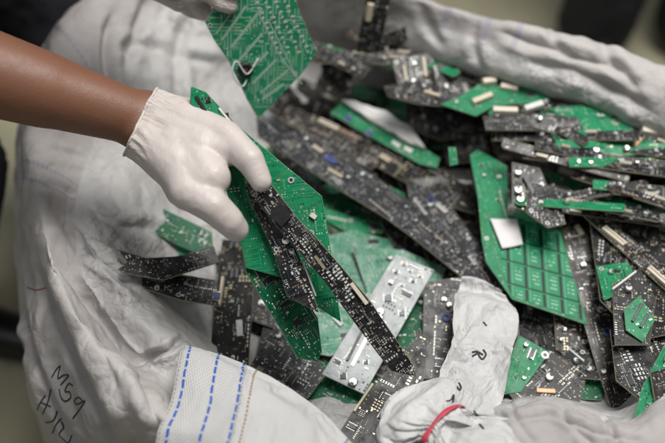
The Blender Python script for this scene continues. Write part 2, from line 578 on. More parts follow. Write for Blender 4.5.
for o, c, d, b, u in ST:
    O, C, Dp, B, U = (np.array(at(*q)) for q in (o, c, d, b, u))
    g = O.copy(); g[2] = FLOOR + 0.004; g[:2] = O[:2] * 0.93 + np.array((0.03, 0.02)) * 0.07
    m = O.copy(); m[2] = -0.33; m[:2] = O[:2] * 1.03
    cen = np.array((0.06, 0.04, -0.14))
    near = {1: 0.4, 2: 0.5, 3: 0.5, 0: 0.3, 4: 1, 5: 0.5, 6: 0.3, 7: 0.3}.get(len(ctrl), 0.0)
    ctrl.append([g, m, O, (O * 0.45 + C * 0.55) + np.array((0, 0, 0.02 * near)) + (O - C) * np.array((.2, .2, 0)) * near, C, Dp, B, U, cen])
ctrl = np.array(ctrl)
NU, NV = 420, 160
A = crom(ctrl, NU, True)
A = np.swapaxes(crom(np.swapaxes(A, 0, 1), NV), 0, 1)
A = crumple(A, lambda u, v: (0.006, 0.0012), True)


def bag_pin(u, v):
    if v < 0.12 or v > 0.86: return 1.0
    s = (u * 16) % 1
    near = min(s, 1 - s)
    if abs(v - 0.5) < 0.006 and near < 0.04: return 1.0       # the rim hangs from a few points
    if abs(v - 0.625) < 0.006 and near < 0.04: return 0.6
    if abs(v - 0.76) < 0.005 and near < 0.15: return 0.6
    return 0.0


A = settle(A, bag_pin, True, 0.16, 30, 0.02, 20, 0.1, 6, 3.0)
NU, NV = 900, 340
A = crom(A, NU, True)
A = np.swapaxes(crom(np.swapaxes(A, 0, 1), NV), 0, 1)


# folds of this particular sack: (line over the cloth, depth in mm, width in mm, lip in mm on the left of the line, lip on the right)
FOLDS = [
    ([(34, 268), (44, 300), (64, 345), (88, 395), (116, 450)], -15, 9, 0, 5),
    ([(22, 310), (34, 360), (54, 410), (80, 455)], -13, 6, 4, 4),
    ([(52, 252), (78, 286), (104, 322), (124, 350), (137, 363)], -12, 5, 2, 4),
    ([(137, 363), (152, 356), (168, 348), (184, 338)], -10, 4, 4, 3),
    ([(138, 366), (150, 400), (160, 440), (168, 470)], -5, 6, 3, 2),
    ([(100, 340), (112, 380), (134, 430)], -3, 8, 2, 2),
    ([(112, 14), (106, 50), (112, 90), (122, 122)], -12, 7, 6, 4),
    ([(150, -5), (136, 30), (124, 70)], -7, 8, 5, 3),
    ([(112, 52), (140, 46), (176, 56), (214, 64)], -7, 8, 2, 5),
    ([(195, 10), (180, 40), (176, 80), (190, 110)], -6, 9, 4, 3),
    ([(42, 128), (64, 122), (96, 130)], -4, 5, 3, 3), ([(36, 158), (60, 152), (92, 164)], -3, 5, 2, 2), ([(34, 190), (54, 186), (78, 198)], -3, 5, 2, 2),
    ([(478, 16), (474, 40), (480, 70)], -7, 5, 3, 4),
    ([(500, 32), (540, 46), (580, 60), (628, 70)], -8, 8, 4, 3),
    ([(530, 62), (570, 70), (610, 86), (650, 112)], -7, 8, 3, 4),
    ([(600, 44), (616, 66), (640, 92)], -6, 7, 3, 3), ([(548, 26), (556, 44), (576, 58)], -4, 6, 2, 2),
    ([(420, 2), (428, 24), (440, 46)], -6, 7, 3, 3),
    ([(478, 412), (510, 418), (548, 414), (600, 432), (640, 440)], -5, 3, 2, 2),
    ([(508, 398), (516, 420), (536, 446)], -4, 3, 2, 1), ([(560, 404), (570, 424), (596, 446)], -3, 3, 1, 1), ([(600, 414), (612, 430), (620, 450)], -4, 3, 2, 2),
    ([(90, 206), (120, 226), (150, 228), (190, 246)], -5, 7, 3, 3), ([(60, 216), (84, 250), (112, 268), (150, 300)], -5, 6, 3, 3), ([(150, 180), (170, 210), (168, 240)], -4, 7, 2, 3),
]


def fold_in(A):
    Nn = grid_normals(A, True)
    rel = A - np.array(CAM)
    dep = rel @ np.array(FWD)
    PX = 332.5 + (rel @ np.array(RGT)) / dep / TW * 665
    PY = 221.5 - (rel @ np.array(UPV)) / dep / TW * 665
    vis = np.einsum('ijk,ijk->ij', Nn, rel)
    sgn = np.where(vis < 0, 1.0, -1.0)           # normals towards the eye
    nvv = A.shape[1]
    row = np.linspace(0, 1, nvv)[None, :]
    ok = (row > 0.27) & (row < 0.84)
    ppm = 665 / TW / dep / 1000.0                # photo pixels per millimetre at each point
    D = np.zeros(A.shape[:2])
    for ln, dpt, wid, lipl, lipr in FOLDS:
        L = crom(np.array(ln, float), 24)
        best = np.full(A.shape[:2], 1e9); side = np.zeros(A.shape[:2]); tt = np.zeros(A.shape[:2])
        wob = np.array([MN.noise(V((PX_ * .05, ln[0][0], 0))) for PX_ in L[:, 0]]) * 2.0
        for k in range(len(L) - 1):
            p, q = L[k] + wob[k], L[k + 1] + wob[k + 1]
            d = q - p; l2 = d @ d
            t = np.clip(((PX - p[0]) * d[0] + (PY - p[1]) * d[1]) / l2, 0, 1)
            ex, ey = PX - p[0] - t * d[0], PY - p[1] - t * d[1]
            r = np.hypot(ex, ey)
            m = r < best
            best = np.where(m, r, best); side = np.where(m, np.sign(d[0] * ey - d[1] * ex), side); tt = np.where(m, (k + t) / (len(L) - 1), tt)
        x = best / ppm / wid
        taper = np.clip(np.minimum(tt, 1 - tt) * 6, 0, 1) * 0.8 + 0.2
        taper = np.where((tt <= 0) | (tt >= 1), np.exp(-(x * 1.0) ** 2) * 0.2, taper)
        lip = np.where(side < 0, lipr, lipl)
        prof = dpt * np.exp(-np.abs(x) ** 1.3 * 1.8) + lip * np.exp(-((x - 1.7) / 0.9) ** 2)
        D += np.where(ok & (x < 6), prof * taper, 0) / 1000.0
    D = D * sgn
    for _ in range(1):
        D = (np.roll(D, 1, 0) + D * 2 + np.roll(D, -1, 0)) / 4
        D[:, 1:-1] = (D[:, :-2] + D[:, 1:-1] * 2 + D[:, 2:]) / 4
    B = A + Nn * D[:, :, None]
    for _ in range(1):      # ease out any cloth that crossed itself
        B = (np.roll(B, 1, 0) + B * 2 + np.roll(B, -1, 0)) / 4
        B[:, 1:-1] = (B[:, :-2] + B[:, 1:-1] * 2 + B[:, 2:]) / 4
    return B


A = fold_in(A)


def bag_amp(u, v):
    west = max(0.0, 1 - abs(((u + 0.5) % 1) - 0.52) / 0.10)
    return 0.0016, 0.0014 + (0.0060 * west if v > 0.6 else 0.0)


A = crumple(A, bag_amp, True)
bands = theta_bands((0.978, 0.990, 0.880, 0.896, 0.910, 0.925, 0.684, 0.700, 0.672, 0.30), (0.16, 0.17, 0.36), 0.0013)
M['woven'] = cloth_mat('woven_sack_white', (0.53, 0.50, 0.488), (0.40, 0.375, 0.37), 0.72, 0.0017, 0.25, 0.30, (0.27, 0.25, 0.25), bands, 0.35, 0, 0.65, 0.5, 0.0006, (16, 34, 80))
M['liner'] = cloth_mat('grey_plastic_liner', (0.56, 0.548, 0.542), (0.43, 0.42, 0.415), 0.5, 0, 0, 0.35, (0.22, 0.21, 0.20), None, 0.45, 0, 0.9, 0.5, 0.0006, (22, 52, 130))
M['tail'] = cloth_mat('white_plastic_film', (0.64, 0.635, 0.63), (0.54, 0.535, 0.535), 0.5, 0, 0, 0.18, (0.3, 0.29, 0.28), None, 0.4, 0, 0.38)
sack = empty('sack', (0, 0, FLOOR))
tag(sack, 'big white woven sack with rolled rim, open and filled with circuit boards', 'sack')
inv = Matrix.Translation((0, 0, -FLOOR))
JS = int(NV * 0.635)


def sack_part(name, me):
    me.transform(inv)
    return link(name, me, sack)


shell_me = grid_mesh('woven_shell', A, M['woven'], True, (1, 1), 0, JS + 1)
bvh_shell = BVHTree.FromPolygons([v.co.copy() for v in shell_me.vertices], [tuple(p.vertices) for p in shell_me.polygons])
sack_part('woven_shell', shell_me)
liner_me = grid_mesh('inner_liner', A, M['liner'], True, (1, 1), JS, NV)
bvh_liner = BVHTree.FromPolygons([v.co.copy() for v in liner_me.vertices], [tuple(p.vertices) for p in liner_me.polygons])
sack_part('inner_liner', liner_me)


def hit(px, py, bvhs):
    best = None
    d = ray(px, py).normalized()
    for b in bvhs:
        h = b.ray_cast(CAM, d)
        if h[0] is not None and (best is None or h[3] < best[1]): best = (h[0], h[3], h[1])
    return best


def strokes(name, lines, bvhs, mat, parent, r=0.0009, off=0.0004):
    """marker pen lines: thin flat ribbons lying on the cloth"""
    vs, fs = [], []
    for ln in lines:
        P = crom(np.array(ln, float), 10 * (len(ln) - 1) + 1) if len(ln) > 2 else np.linspace(ln[0], ln[1], 10)
        pts, nr = [], []
        for x, y in P:
            h = hit(x, y, bvhs)
            if h:
                n = h[2] if h[2].dot(CAM - h[0]) > 0 else -h[2]
                pts.append(h[0] + n * off); nr.append(n)
        if len(pts) < 3: continue
        a, b = tube(pts, r, 6, False, 0.35, nr)
        fs += [tuple(i + len(vs) for i in f) for f in b]; vs += a
    me = mesh(name, vs, fs, [mat], None, None, True)
    me.transform(inv)
    return link(name, me, parent)


M['ink'] = plain('black_marker_ink', (0.03, 0.03, 0.04), 0.6)
M['red_ink'] = plain('red_marker_ink', (0.30, 0.06, 0.12), 0.6)


def zz(pts):  # zoom pixels of the 381x443 crop of [30,350,110,443] to photo pixels
    return [(30 + x / 4.76, 350 + y / 4.76) for x, y in pts]


strokes('marker_writing', [
    zz([(105, 130), (125, 95), (145, 75), (138, 105), (135, 135), (160, 120), (185, 120), (165, 145), (148, 165)]),   # M
    zz([(205, 170), (185, 160), (168, 195), (190, 200), (195, 225), (170, 243), (150, 225), (140, 185)]),  # 5
    zz([(250, 240), (232, 225), (212, 240), (225, 258), (262, 242), (235, 285), (205, 325)]),   # 9
], [bvh_shell, bvh_liner], M['ink'], sack)
strokes('marker_writing', [
    zz([(75, 215), (50, 250), (35, 285)]), zz([(100, 185), (85, 250), (60, 305)]), zz([(55, 250), (85, 262), (100, 270)]),   # H
    zz([(130, 290), (112, 335), (75, 345)]), zz([(150, 325), (125, 355), (108, 395)]),    # 1 2
    zz([(150, 340), (160, 370), (140, 400), (165, 430), (185, 440), (200, 405)]),
], [bvh_shell, bvh_liner], M['ink'], sack)
strokes('red_mark', [[(27, 287), (36, 290), (46, 288)]], [bvh_shell, bvh_liner], M['red_ink'], sack, 0.0008)


# front flap: folded hem with blue chain stitches
def flap_bands(t, c, h):
    u, v, _ = t.sep(t.uv())
    dash = t.math('GREATER_THAN', t.math('FRACT', t.math('MULTIPLY', v, 26.0)), 0.22)
    dash2 = t.math('GREATER_THAN', t.math('FRACT', t.math('MULTIPLY', v, 62.0)), 0.35)
    wob = t.math('MULTIPLY_ADD', t.noise(t.obj(), 90, 2), 0.012, -0.006)
    uu = t.math('ADD', u, wob)
    for ln, col, dd, w in ((0.065, (0.03, 0.12, 0.50), dash, .0075), (0.225, (0.03, 0.12, 0.50), dash, .0075), (0.385, (0.03, 0.12, 0.50), dash, .0075),
                           (0.455, (0.26, 0.15, 0.06), dash2, .0055), (0.018, (0.30, 0.26, 0.2), dash2, .004), (0.40, (0.30, 0.28, 0.25), dash2, .003),
                           (0.955, (0.03, 0.12, 0.5), dash2, .006), (0.972, (0.62, 0.46, 0.06), dash, .009)):
        m = t.math('MULTIPLY', t.math('LESS_THAN', t.math('ABSOLUTE', t.math('SUBTRACT', uu, ln)), w), dd)
        c = t.mix(m, c, col)
        h = t.math('ADD', h, t.math('MULTIPLY', m, 1.2))
    # coarse woven ribs on the hem band, finer cloth beside it
    hem = t.math('LESS_THAN', u, 0.41)
    ph = t.math('ADD', t.math('MULTIPLY', u, 360.0), t.math('MULTIPLY', v, 90.0))
    rib = t.math('MULTIPLY', t.math('SINE', ph), t.math('SINE', t.math('SUBTRACT', t.math('MULTIPLY', v, 300.0), t.math('MULTIPLY', u, 100.0))))
    ph2 = t.math('MULTIPLY', t.math('SINE', t.math('MULTIPLY', u, 560.0)), t.math('SINE', t.math('MULTIPLY', v, 400.0)))
    rib = t.math('ADD', t.math('MULTIPLY', rib, hem), t.math('MULTIPLY', ph2, t.math('MULTIPLY', t.math('SUBTRACT', 1.0, hem), 0.5)))
    h = t.math('ADD', h, rib)
    c = t.mix(t.math('MULTIPLY', t.math('SUBTRACT', 1.0, t.smooth(rib, -0.9, -0.2)), 0.30), c, (0.30, 0.30, 0.31))
    return c, h


M['flap'] = cloth_mat('woven_hem_white', (0.63, 0.622, 0.62), (0.56, 0.552, 0.552), 0.7, 0, 0, 0.12, (0.35, 0.33, 0.32), flap_bands, 0.3, 0, 0, 0.9, 0.00045)
FR = [
    [(186, 356, .000), (217, 363, .000), (248, 375, .000), (280, 392, .000), (312, 416, .0), (344, 452, .0)],
    [(183, 347, .030), (215, 353, .030), (247, 366, .030), (283, 384, .030), (320, 410, .03), (353, 445, .03)],
    [(180, 356, .046), (212, 363, .048), (244, 375, .050), (276, 392, .052), (308, 420, .048), (341, 458, .04)],
    [(168, 400, .058), (204, 408, .062), (236, 418, .066), (266, 430, .066), (296, 452, .060), (325, 480, .05)],
    [(150, 452, .056), (189, 456, .060), (223, 462, .064), (256, 474, .064), (288, 490, .060), (318, 510, .05)],
    [(132, 500, .040), (172, 504, .044), (207, 508, .048), (246, 516, .050), (282, 528, .05), (314, 545, .045)],
]
F = np.array([[list(at(*q)) for q in r] for r in FR])
F = crom(F, 80)
F = np.swapaxes(crom(np.swapaxes(F, 0, 1), 110), 0, 1)
F = np.swapaxes(F, 0, 1)   # u first
F = settle(F, lambda u, v: 1.0 if v < .22 or v > .9 else 0.0, False, 0.02, 14, 0.5, 14, 0.05)
F = crom(F, 220)
F = np.swapaxes(crom(np.swapaxes(F, 0, 1), 160), 0, 1)
F = crumple(F, lambda u, v: (0.0015, 0.0008), False, None, 3.0)
sack_part('front_flap', grid_mesh('front_flap', F, M['flap'], False, (1, 1), flip=True))

# tied corner: pleated bulge gathered under a red strip
ax0, ax1, ax2 = at(394, 396, .006), at(443, 424, .040), at(520, 500, .040)
NA, NB = 110, 200
K = np.zeros((NB, NA, 3))
for j in range(NA):
    s = j / (NA - 1)
    p = ax0.lerp(ax1, s / 0.5) if s < 0.5 else ax1.lerp(ax2, (s - 0.5) / 0.5)
    axd = (ax2 - ax0).normalized()
    side = axd.cross(V((0, 0, 1))).normalized()
    up = side.cross(axd).normalized()
    waist = abs(s - 0.5)
    rr = 0.024 + 0.033 * (1 - math.exp(-(waist / 0.18) ** 2))
    if s < 0.3: rr *= math.sqrt(max(0.0, s / 0.3)) * 0.9 + 0.1
    for i in range(NB):
        th = i / NB * math.tau
        pl = 1 + 0.22 * waist * 2 * MN.noise(V((math.cos(th) * 1.5, math.sin(th) * 1.5, s * 3))) + (0.06 * math.sin(13 * th + 1.8 * math.sin(3 * th)) + 0.045 * math.sin(29 * th + 2.0 * math.sin(5 * th) + 5 * s)) * (0.35 + 1.0 * math.exp(-(waist / 0.25) ** 2))
        q = p + side * (math.cos(th) * rr * pl) + up * (math.sin(th) * rr * pl * 0.36)
        K[i, j] = q
K = settle(K, lambda u, v: 1.0 if abs(v - .5) < .03 or v < .02 or v > .98 else 0.0, True, 0.10, 18, 0.05, 8, 0.15)
K = crumple(K, lambda u, v: (0.0015, 0.0024), True, None, 9.0)
tied_me = grid_mesh('tied_corner', K, M['tail'], True, (1, 1), flip=True)
bvh_tied = BVHTree.FromPolygons([v.co.copy() for v in tied_me.vertices], [tuple(p.vertices) for p in tied_me.polygons])
tied = sack_part('tied_corner', tied_me)
M['red_strip'] = plain('red_plastic_strip', (0.56, 0.05, 0.085), 0.4, 0, 0.3, 120)
axd = (ax2 - ax0).normalized(); sd = axd.cross(V((0, 0, 1))).normalized(); upv = sd.cross(axd).normalized()
loop = []
for i in range(64):
    th = i / 64 * math.tau
    w = 0.0268 * (1 + 0.03 * MN.noise(V((math.cos(th) * 2, math.sin(th) * 2, 3))))
    loop.append(ax1 + sd * (math.cos(th) * w) + upv * (math.sin(th) * w * 0.42) + axd * (0.002 * math.sin(2 * th + 1)))
a, b = tube(loop, [0.0023 + 0.0006 * math.sin(i * .4) for i in range(64)], 10, True, 0.3, [(q - ax1).normalized() for q in loop])
tm = mesh('red_tie', a, b, [M['red_strip']], None, None, True)
tm.transform(inv)
link('red_tie', tm, tied)

# tail of white film lying on the boards above the tie
TR = [
    [(462, 278, -.026), (473, 278, -.024), (486, 282, -.024), (502, 290, -.026)],
    [(456, 292, -.006), (472, 292, .002), (496, 297, .002), (516, 308, -.006)],
    [(454, 322, .004), (468, 324, .012), (492, 330, .008), (515, 336, .000)],
    [(448, 354, .008), (462, 356, .020), (486, 362, .013), (508, 370, .004)],
    [(440, 384, .018), (454, 388, .038), (474, 394, .034), (496, 402, .012)],
    [(430, 416, .034), (446, 420, .050), (462, 424, .046), (480, 430, .024)],
]
Tt = np.array([[list(at(*q)) for q in r] for r in TR])
Tt = crom(Tt, 90)
Tt = np.swapaxes(crom(np.swapaxes(Tt, 0, 1), 70), 0, 1)
Tt = np.swapaxes(Tt, 0, 1)
Tt = crumple(Tt, lambda u, v: (0.004, 0.002), False, None, 5.0)
Tt = settle(Tt, lambda u, v: 1.0 if v < .02 or v > .95 or (abs(v - .5) < .02 and (u < .04 or u > .96)) else 0.0, False, 0.09, 18, 0.06, 8, 0.2)
Tt = crom(Tt, 160)
Tt = np.swapaxes(crom(np.swapaxes(Tt, 0, 1), 150), 0, 1)
Tt = crumple(Tt, lambda u, v: (0.0015, 0.0026), False, None, 5.0)
tail_me = grid_mesh('film_tail', Tt, M['tail'], False, (1, 1), flip=True)
bvh_tail = BVHTree.FromPolygons([v.co.copy() for v in tail_me.vertices], [tuple(p.vertices) for p in tail_me.polygons])
tail = sack_part('film_tail', tail_me)


def z2(pts):  # zoom pixels of the 318x443 crop of [420,290,530,443]
    return [(420 + x / 2.89, 290 + y / 2.89) for x, y in pts]


for grp in (
    [z2([(150, 180), (165, 178), (182, 188)]), z2([(182, 172), (190, 186), (180, 200), (170, 190)]), z2([(150, 192), (166, 184), (172, 194)])],
    [z2([(112, 268), (118, 282), (112, 290), (108, 280)])], [z2([(76, 322), (90, 318), (98, 304), (96, 326)])],
    [z2([(155, 350), (166, 362)])], [z2([(172, 388), (184, 402)])], [z2([(182, 92), (192, 104)])]):
    strokes('marker_scribble', grp, [bvh_tail, bvh_tied, bvh_shell, bvh_liner], M['ink'], tail, 0.0011)



# ------------------------------------------------------------------ circuit boards
TH = 0.0016
BODY = {'black': ('black', 'edge_tan'), 'brown': ('brown', 'edge_tan'), 'slate': ('slate', 'edge_tan'), 'gold': ('gold', 'edge_tan'),
        'green': ('green', 'edge_green'), 'dark_green': ('dark_green', 'edge_green'), 'pale_green': ('pale_green', 'edge_pale'),
        'silver': ('silver', 'edge_pale'), 'trace_panel': ('trace_panel', 'edge_tan'), 'grid': ('grid', 'edge_green')}
SMALL = [M['ceramic'], M['whitecomp'], M['solder'], M['chip'], M['gold_pad'], M['tin']]
# share of kinds of little parts: ceramic, white, solder domes, black, gold ; and number per square decimetre
STYLE = {'black': ((2, 3, 8, 3, 1), 135), 'brown': ((4, 3, 8, 3, 1), 135), 'slate': ((2, 4, 9, 3, 0), 135), 'gold': ((1, 2, 2, 1, 5), 55),
         'green': ((1, 2, 4, 3, 1), 32), 'dark_green': ((1, 2, 5, 6, 0), 95), 'pale_green': ((1, 4, 4, 2, 0), 30), 'silver': ((1, 1, 3, 3, 0), 22),
         'trace_panel': ((0, 0, 4, 1, 1), 14), 'grid': ((0, 0, 0, 0, 0), 0)}


def inside(poly, x, y):
    c = False
    n = len(poly)
    for i in range(n):
        x1, y1 = poly[i]; x2, y2 = poly[(i + 1) % n]
        if (y1 > y) != (y2 > y) and x < (x2 - x1) * (y - y1) / (y2 - y1) + x1: c = not c
    return c


def edge_dist(poly, x, y):
    best = 1e9
    n = len(poly)
    for i in range(n):
        a = V(poly[i]); b = V(poly[(i + 1) % n]); d = b - a
        t = max(0, min(1, (V((x, y)) - a).dot(d) / max(d.length_squared, 1e-12)))
        best = min(best, (V((x, y)) - a - d * t).length)
    return best


def substrate(poly, kind, ns, uvrect=None):
    n = len(poly)
    vs = [(x, y, 0.0) for x, y in poly] + [(x, y, -TH) for x, y in poly]
    fs = [tuple(range(n)), tuple(range(n, 2 * n))[::-1]]
    mi = [0, 0]
    for i in range(n):
        j = (i + 1) % n
        fs.append((i, i + n, j + n, j)); mi.append(1)
    uvs = [(p[0], p[1]) for p in vs]
    if uvrect is not None: uvs = [uvrect(p[0], p[1]) for p in vs]
    bm_, em_ = BODY[kind]
    me = mesh('substrate', vs, fs, [M[bm_], M[em_]], mi, uvs)
    bm = bmesh.new(); bm.from_mesh(me)
    ed = [e for e in bm.edges if len(e.link_faces) == 2 and abs(e.verts[0].co.z) < 1e-6 and abs(e.verts[1].co.z) < 1e-6]
    bmesh.ops.bevel(bm, geom=ed, offset=0.00035, segments=1, affect='EDGES', profile=0.5, material=1)
    bm.to_mesh(me); bm.free()
    return me


def chip_mesh(lx, ly, h, mat, legs=True):
    mb = MB()
    mb.box(0, 0, 0.0003, lx, ly, h, 0, 0, 0.0003)
    if legs:
        k = max(3, int(lx / 0.0012))
        for s in (-1, 1):
            for i in range(k):
                mb.box(-lx / 2 + (i + 0.5) * lx / k, s * (ly / 2 + 0.0005), 0, 0.0005, 0.0011, 0.0006, 1)
    mb.cyl(-lx / 2 + 0.0014, -ly / 2 + 0.0014, 0.0003 + h, 0.0005, 0.00005, 1, 8)
    return mesh('chip', mb.v, mb.f, [mat, M['tin']], mb.m)


def cap_mesh(r, h, mat=None):
    mb = MB()
    mb.box(0, 0, 0, r * 2.1, r * 2.1, h * 0.18, 1)
    mb.cyl(0, 0, h * 0.18, r, h * 0.82, 0, 20, 0, r * 0.12)
    mb.box(r * 0.55, 0, h, r * 0.7, r * 1.0, 0.00008, 1)
    return mesh('capacitor', mb.v, mb.f, [mat or M['tin'], M['chip']], mb.m)


def conn_mesh(l, w, h, mat):
    mb = MB()
    mb.box(0, 0, 0, l, w, h * 0.55, 0, 0, 0.0001)
    mb.box(0, w * 0.36, h * 0.55, l, w * 0.26, h * 0.45, 0)
    mb.box(0, -w * 0.36, h * 0.55, l, w * 0.26, h * 0.45, 0)
    k = max(3, int(l / 0.002))
    for i in range(k):
        mb.box(-l / 2 + (i + 0.5) * l / k, 0, h * 0.55, 0.0006, 0.0008, h * 0.3, 1)
    for s in (-1, 1): mb.box(s * (l / 2 - 0.0004), 0, h * 0.55, 0.0008, w * 0.46, h * 0.42, 0)
    return mesh('connector', mb.v, mb.f, [mat, M['tin']], mb.m)


def bar_mesh(l, w, h, mat):
    mb = MB(); mb.box(0, 0, 0, l, w, h, 0, 0, min(w, h) * 0.15)
    return mesh('bar', mb.v, mb.f, [mat], mb.m)


def ring_mesh(r):
    mb = MB(); mb.ring(0, 0, 0, r, r * 0.52, 0.0003, 0); mb.cyl(0, 0, 0.00002, r * 0.52, 0.00012, 1)
    return mesh('mounting_ring', mb.v, mb.f, [M['tinned_ring'], M['chip']], mb.m)


def coil_mesh(ro, ri, h, mat):
    mb = MB(); mb.ring(0, 0, 0, ro, ri, h, 0, 24)
    return mesh('blue_coil', mb.v, mb.f, [mat], mb.m, None, True)


def child(root, name, me, x, y, rot=0.0, z=0.00025, label=None):
    o = link(name, me, root)
    o.location = (x, y, z); o.rotation_euler = (0, 0, rot)
    if label: o["label"] = label
    return o


def populate(root, poly, kind, rng, taken=(), nchips=None, dens=1.0, ncaps=None):
    """chips, capacitors and a scatter of tiny soldered parts over a board"""
    xs = [p[0] for p in poly]; ys = [p[1] for p in poly]
    ar = abs(sum(poly[i][0] * poly[(i + 1) % len(poly)][1] - poly[(i + 1) % len(poly)][0] * poly[i][1] for i in range(len(poly)))) / 2
    occ = [(x, y, r) for x, y, r in taken]

    def spot(r, tries=40):
        for _ in range(tries):
            x, y = rng.uniform(min(xs), max(xs)), rng.uniform(min(ys), max(ys))
            if not inside(poly, x, y) or edge_dist(poly, x, y) < r + 0.0006: continue
            if any((x - a) ** 2 + (y - b) ** 2 < (r + q) ** 2 for a, b, q in occ): continue
            occ.append((x, y, r)); return x, y
        return None
    if kind != 'grid':
        if ar > 0.0012 and rng.random() < 0.75:
            for q_ in rng.sample(list(poly), min(len(poly), rng.choice((1, 2, 2)))):
                cx_, cy_ = sum(xs) / len(xs), sum(ys) / len(ys)
                d_ = V((cx_ - q_[0], cy_ - q_[1])); d_.normalize()
                x_, y_ = q_[0] + d_.x * 0.0065, q_[1] + d_.y * 0.0065
                if inside(poly, x_, y_) and edge_dist(poly, x_, y_) > 0.003 and not any((x_ - a) ** 2 + (y_ - b) ** 2 < (.003 + q) ** 2 for a, b, q in occ):
                    occ.append((x_, y_, .0027)); child(root, 'mounting_ring', ring_mesh(.0026), x_, y_)
        nc = nchips if nchips is not None else min(5, int(ar / 0.0028 + rng.random()))
        for _ in range(nc):
            lx = rng.choice((0.006, 0.008, 0.010, 0.013)); ly = rng.choice((0.005, 0.006, 0.008))
            p = spot(max(lx, ly) * 0.62)
            if p: child(root, 'chip', chip_mesh(lx, ly, rng.uniform(0.001, 0.0018), M['chip']), *p, rng.choice((0, math.pi / 2)))
        for _ in range(ncaps if ncaps is not None else (rng.choice((0, 1, 1, 2)) if kind not in ('gold', 'green', 'trace_panel') else rng.choice((0, 0, 1)))):
            r = rng.uniform(0.0018, 0.0032); p = spot(r * 1.4)
            if p: child(root, 'capacitor', cap_mesh(r, rng.uniform(0.003, 0.006)), *p, rng.random() * 6)
    wts, per = STYLE[kind]
    n = min(420, int(ar / 0.01 * per * dens * 3.0))
    if not n: return
    mb = MB()
    pool = [k for k, w in enumerate(wts) for _ in range(w)]
    pit = 0.0019
    SZ = ((0.0010, 0.0006, 0.0005), (0.0012, 0.0007, 0.0006), (0.0016, 0.0009, 0.0007), (0.0021, 0.0013, 0.0009), (0.0030, 0.0018, 0.0011), (0.0018, 0.0015, 0.0009))
    used = []
    grid = set()

    def put(x, y, k, sz, rot):
        i, j = round(x / 0.0013), round(y / 0.0013)
        if (i, j) in grid or not inside(poly, x, y) or edge_dist(poly, x, y) < 0.0011: return False
        if any((x - a) ** 2 + (y - b) ** 2 < (q * 0.80 + 0.0004) ** 2 for a, b, q in occ): return False
        e_ = 1 if sz[0] > 0.0015 else 0
        for di in range(-e_, e_ + 1):
            for dj in range(-e_, e_ + 1): grid.add((i + di, j + dj))
        used.append(1)
        if k == 2:
            mb.dome(x, y, 0, sz[0] * 0.45, sz[0] * 0.35, 2)
            return True
        l, w, h = sz
        mb.box(x, y, 0, l * 0.66, w, h, {0: 0, 1: 1, 3: 3, 4: 4}[k], rot)
        if k != 3 or l < 0.002:
            c_, s_ = math.cos(rot), math.sin(rot)
            for e in (-1, 1): mb.box(x + e * c_ * l * 0.42, y + e * s_ * l * 0.42, 0, l * 0.22, w * 1.02, h * 1.02, 5, rot)
        return True

    # small parts lined up round the chips
    for (cx_, cy_, cr_) in occ:
        if cr_ < 0.0035 or rng.random() < 0.3: continue
        k = rng.choice(pool); sz = rng.choice(SZ[:3])
        for s in (-1, 1):
            if rng.random() < 0.4: continue
            m_ = rng.randint(3, 7)
            for i in range(m_): put(cx_ + (i - m_ / 2 + .5) * 0.0021, cy_ + s * (cr_ + 0.0014), k, sz, math.pi / 2)
    # banks of equal parts in rows and columns, pin rows along the edges, a few strays
    guard = 0
    while len(used) < n and guard < n * 4:
        guard += 1
        k = rng.choice(pool); sz = rng.choice(SZ) if k != 2 else rng.choice(SZ[:3])
        x0, y0 = rng.uniform(min(xs), max(xs)), rng.uniform(min(ys), max(ys))
        if not inside(poly, x0, y0): continue
        u = rng.random()
        rot = rng.choice((0, math.pi / 2))
        if u < 0.34:
            nx, ny = rng.choice(((4, 1), (6, 1), (8, 1), (1, 4), (1, 6), (3, 2), (5, 2), (2, 4), (4, 3), (12, 2) if k == 2 else (3, 1)))
        else: nx = ny = 1
        px_ = sz[0] * 1.5 + 0.0006 if rot == 0 else sz[1] * 1.6 + 0.0008
        py_ = sz[1] * 1.6 + 0.0008 if rot == 0 else sz[0] * 1.5 + 0.0006
        if k == 2: px_ = py_ = 0.0019
        for i in range(nx):
            for j in range(ny):
                if rng.random() < 0.94: put(x0 + i * px_, y0 + j * py_, k, sz, rot)
    if mb.f:
        o = mb.build('surface_components', SMALL, root)
        o["kind"] = 'stuff'


# heap height map
GX0, GY0, GC, GN = -0.62, -0.45, 0.004, 300
H = np.full((GN, GN), -0.055)
for ix in range(GN):
    for iy in range(GN):
        x, y = GX0 + ix * GC, GY0 + iy * GC
        if abs(x) < 0.6 and abs(y) < 0.5:
            h = bvh_liner.ray_cast(V((x, y, 0.5)), V((0, 0, -1)))
            if h[0] is not None: H[ix, iy] = min(h[0].z, 0.03)


def cells(poly):
    xs = [p[0] for p in poly]; ys = [p[1] for p in poly]
    out = []
    for ix in range(max(0, int((min(xs) - GX0) / GC)), min(GN, int((max(xs) - GX0) / GC) + 2)):
        for iy in range(max(0, int((min(ys) - GY0) / GC)), min(GN, int((max(ys) - GY0) / GC) + 2)):
            if inside(poly, GX0 + ix * GC, GY0 + iy * GC): out.append((ix, iy))
    return out


def frame_of(p0, n, axis_pts):
    n = n.normalized()
    if n.z < 0: n = -n
    x = (axis_pts[1] - axis_pts[0]); x = (x - n * x.dot(n)).normalized()
    y = n.cross(x)
    m = Matrix((x, y, n)).transposed().to_4x4()
    m.translation = p0
    return m


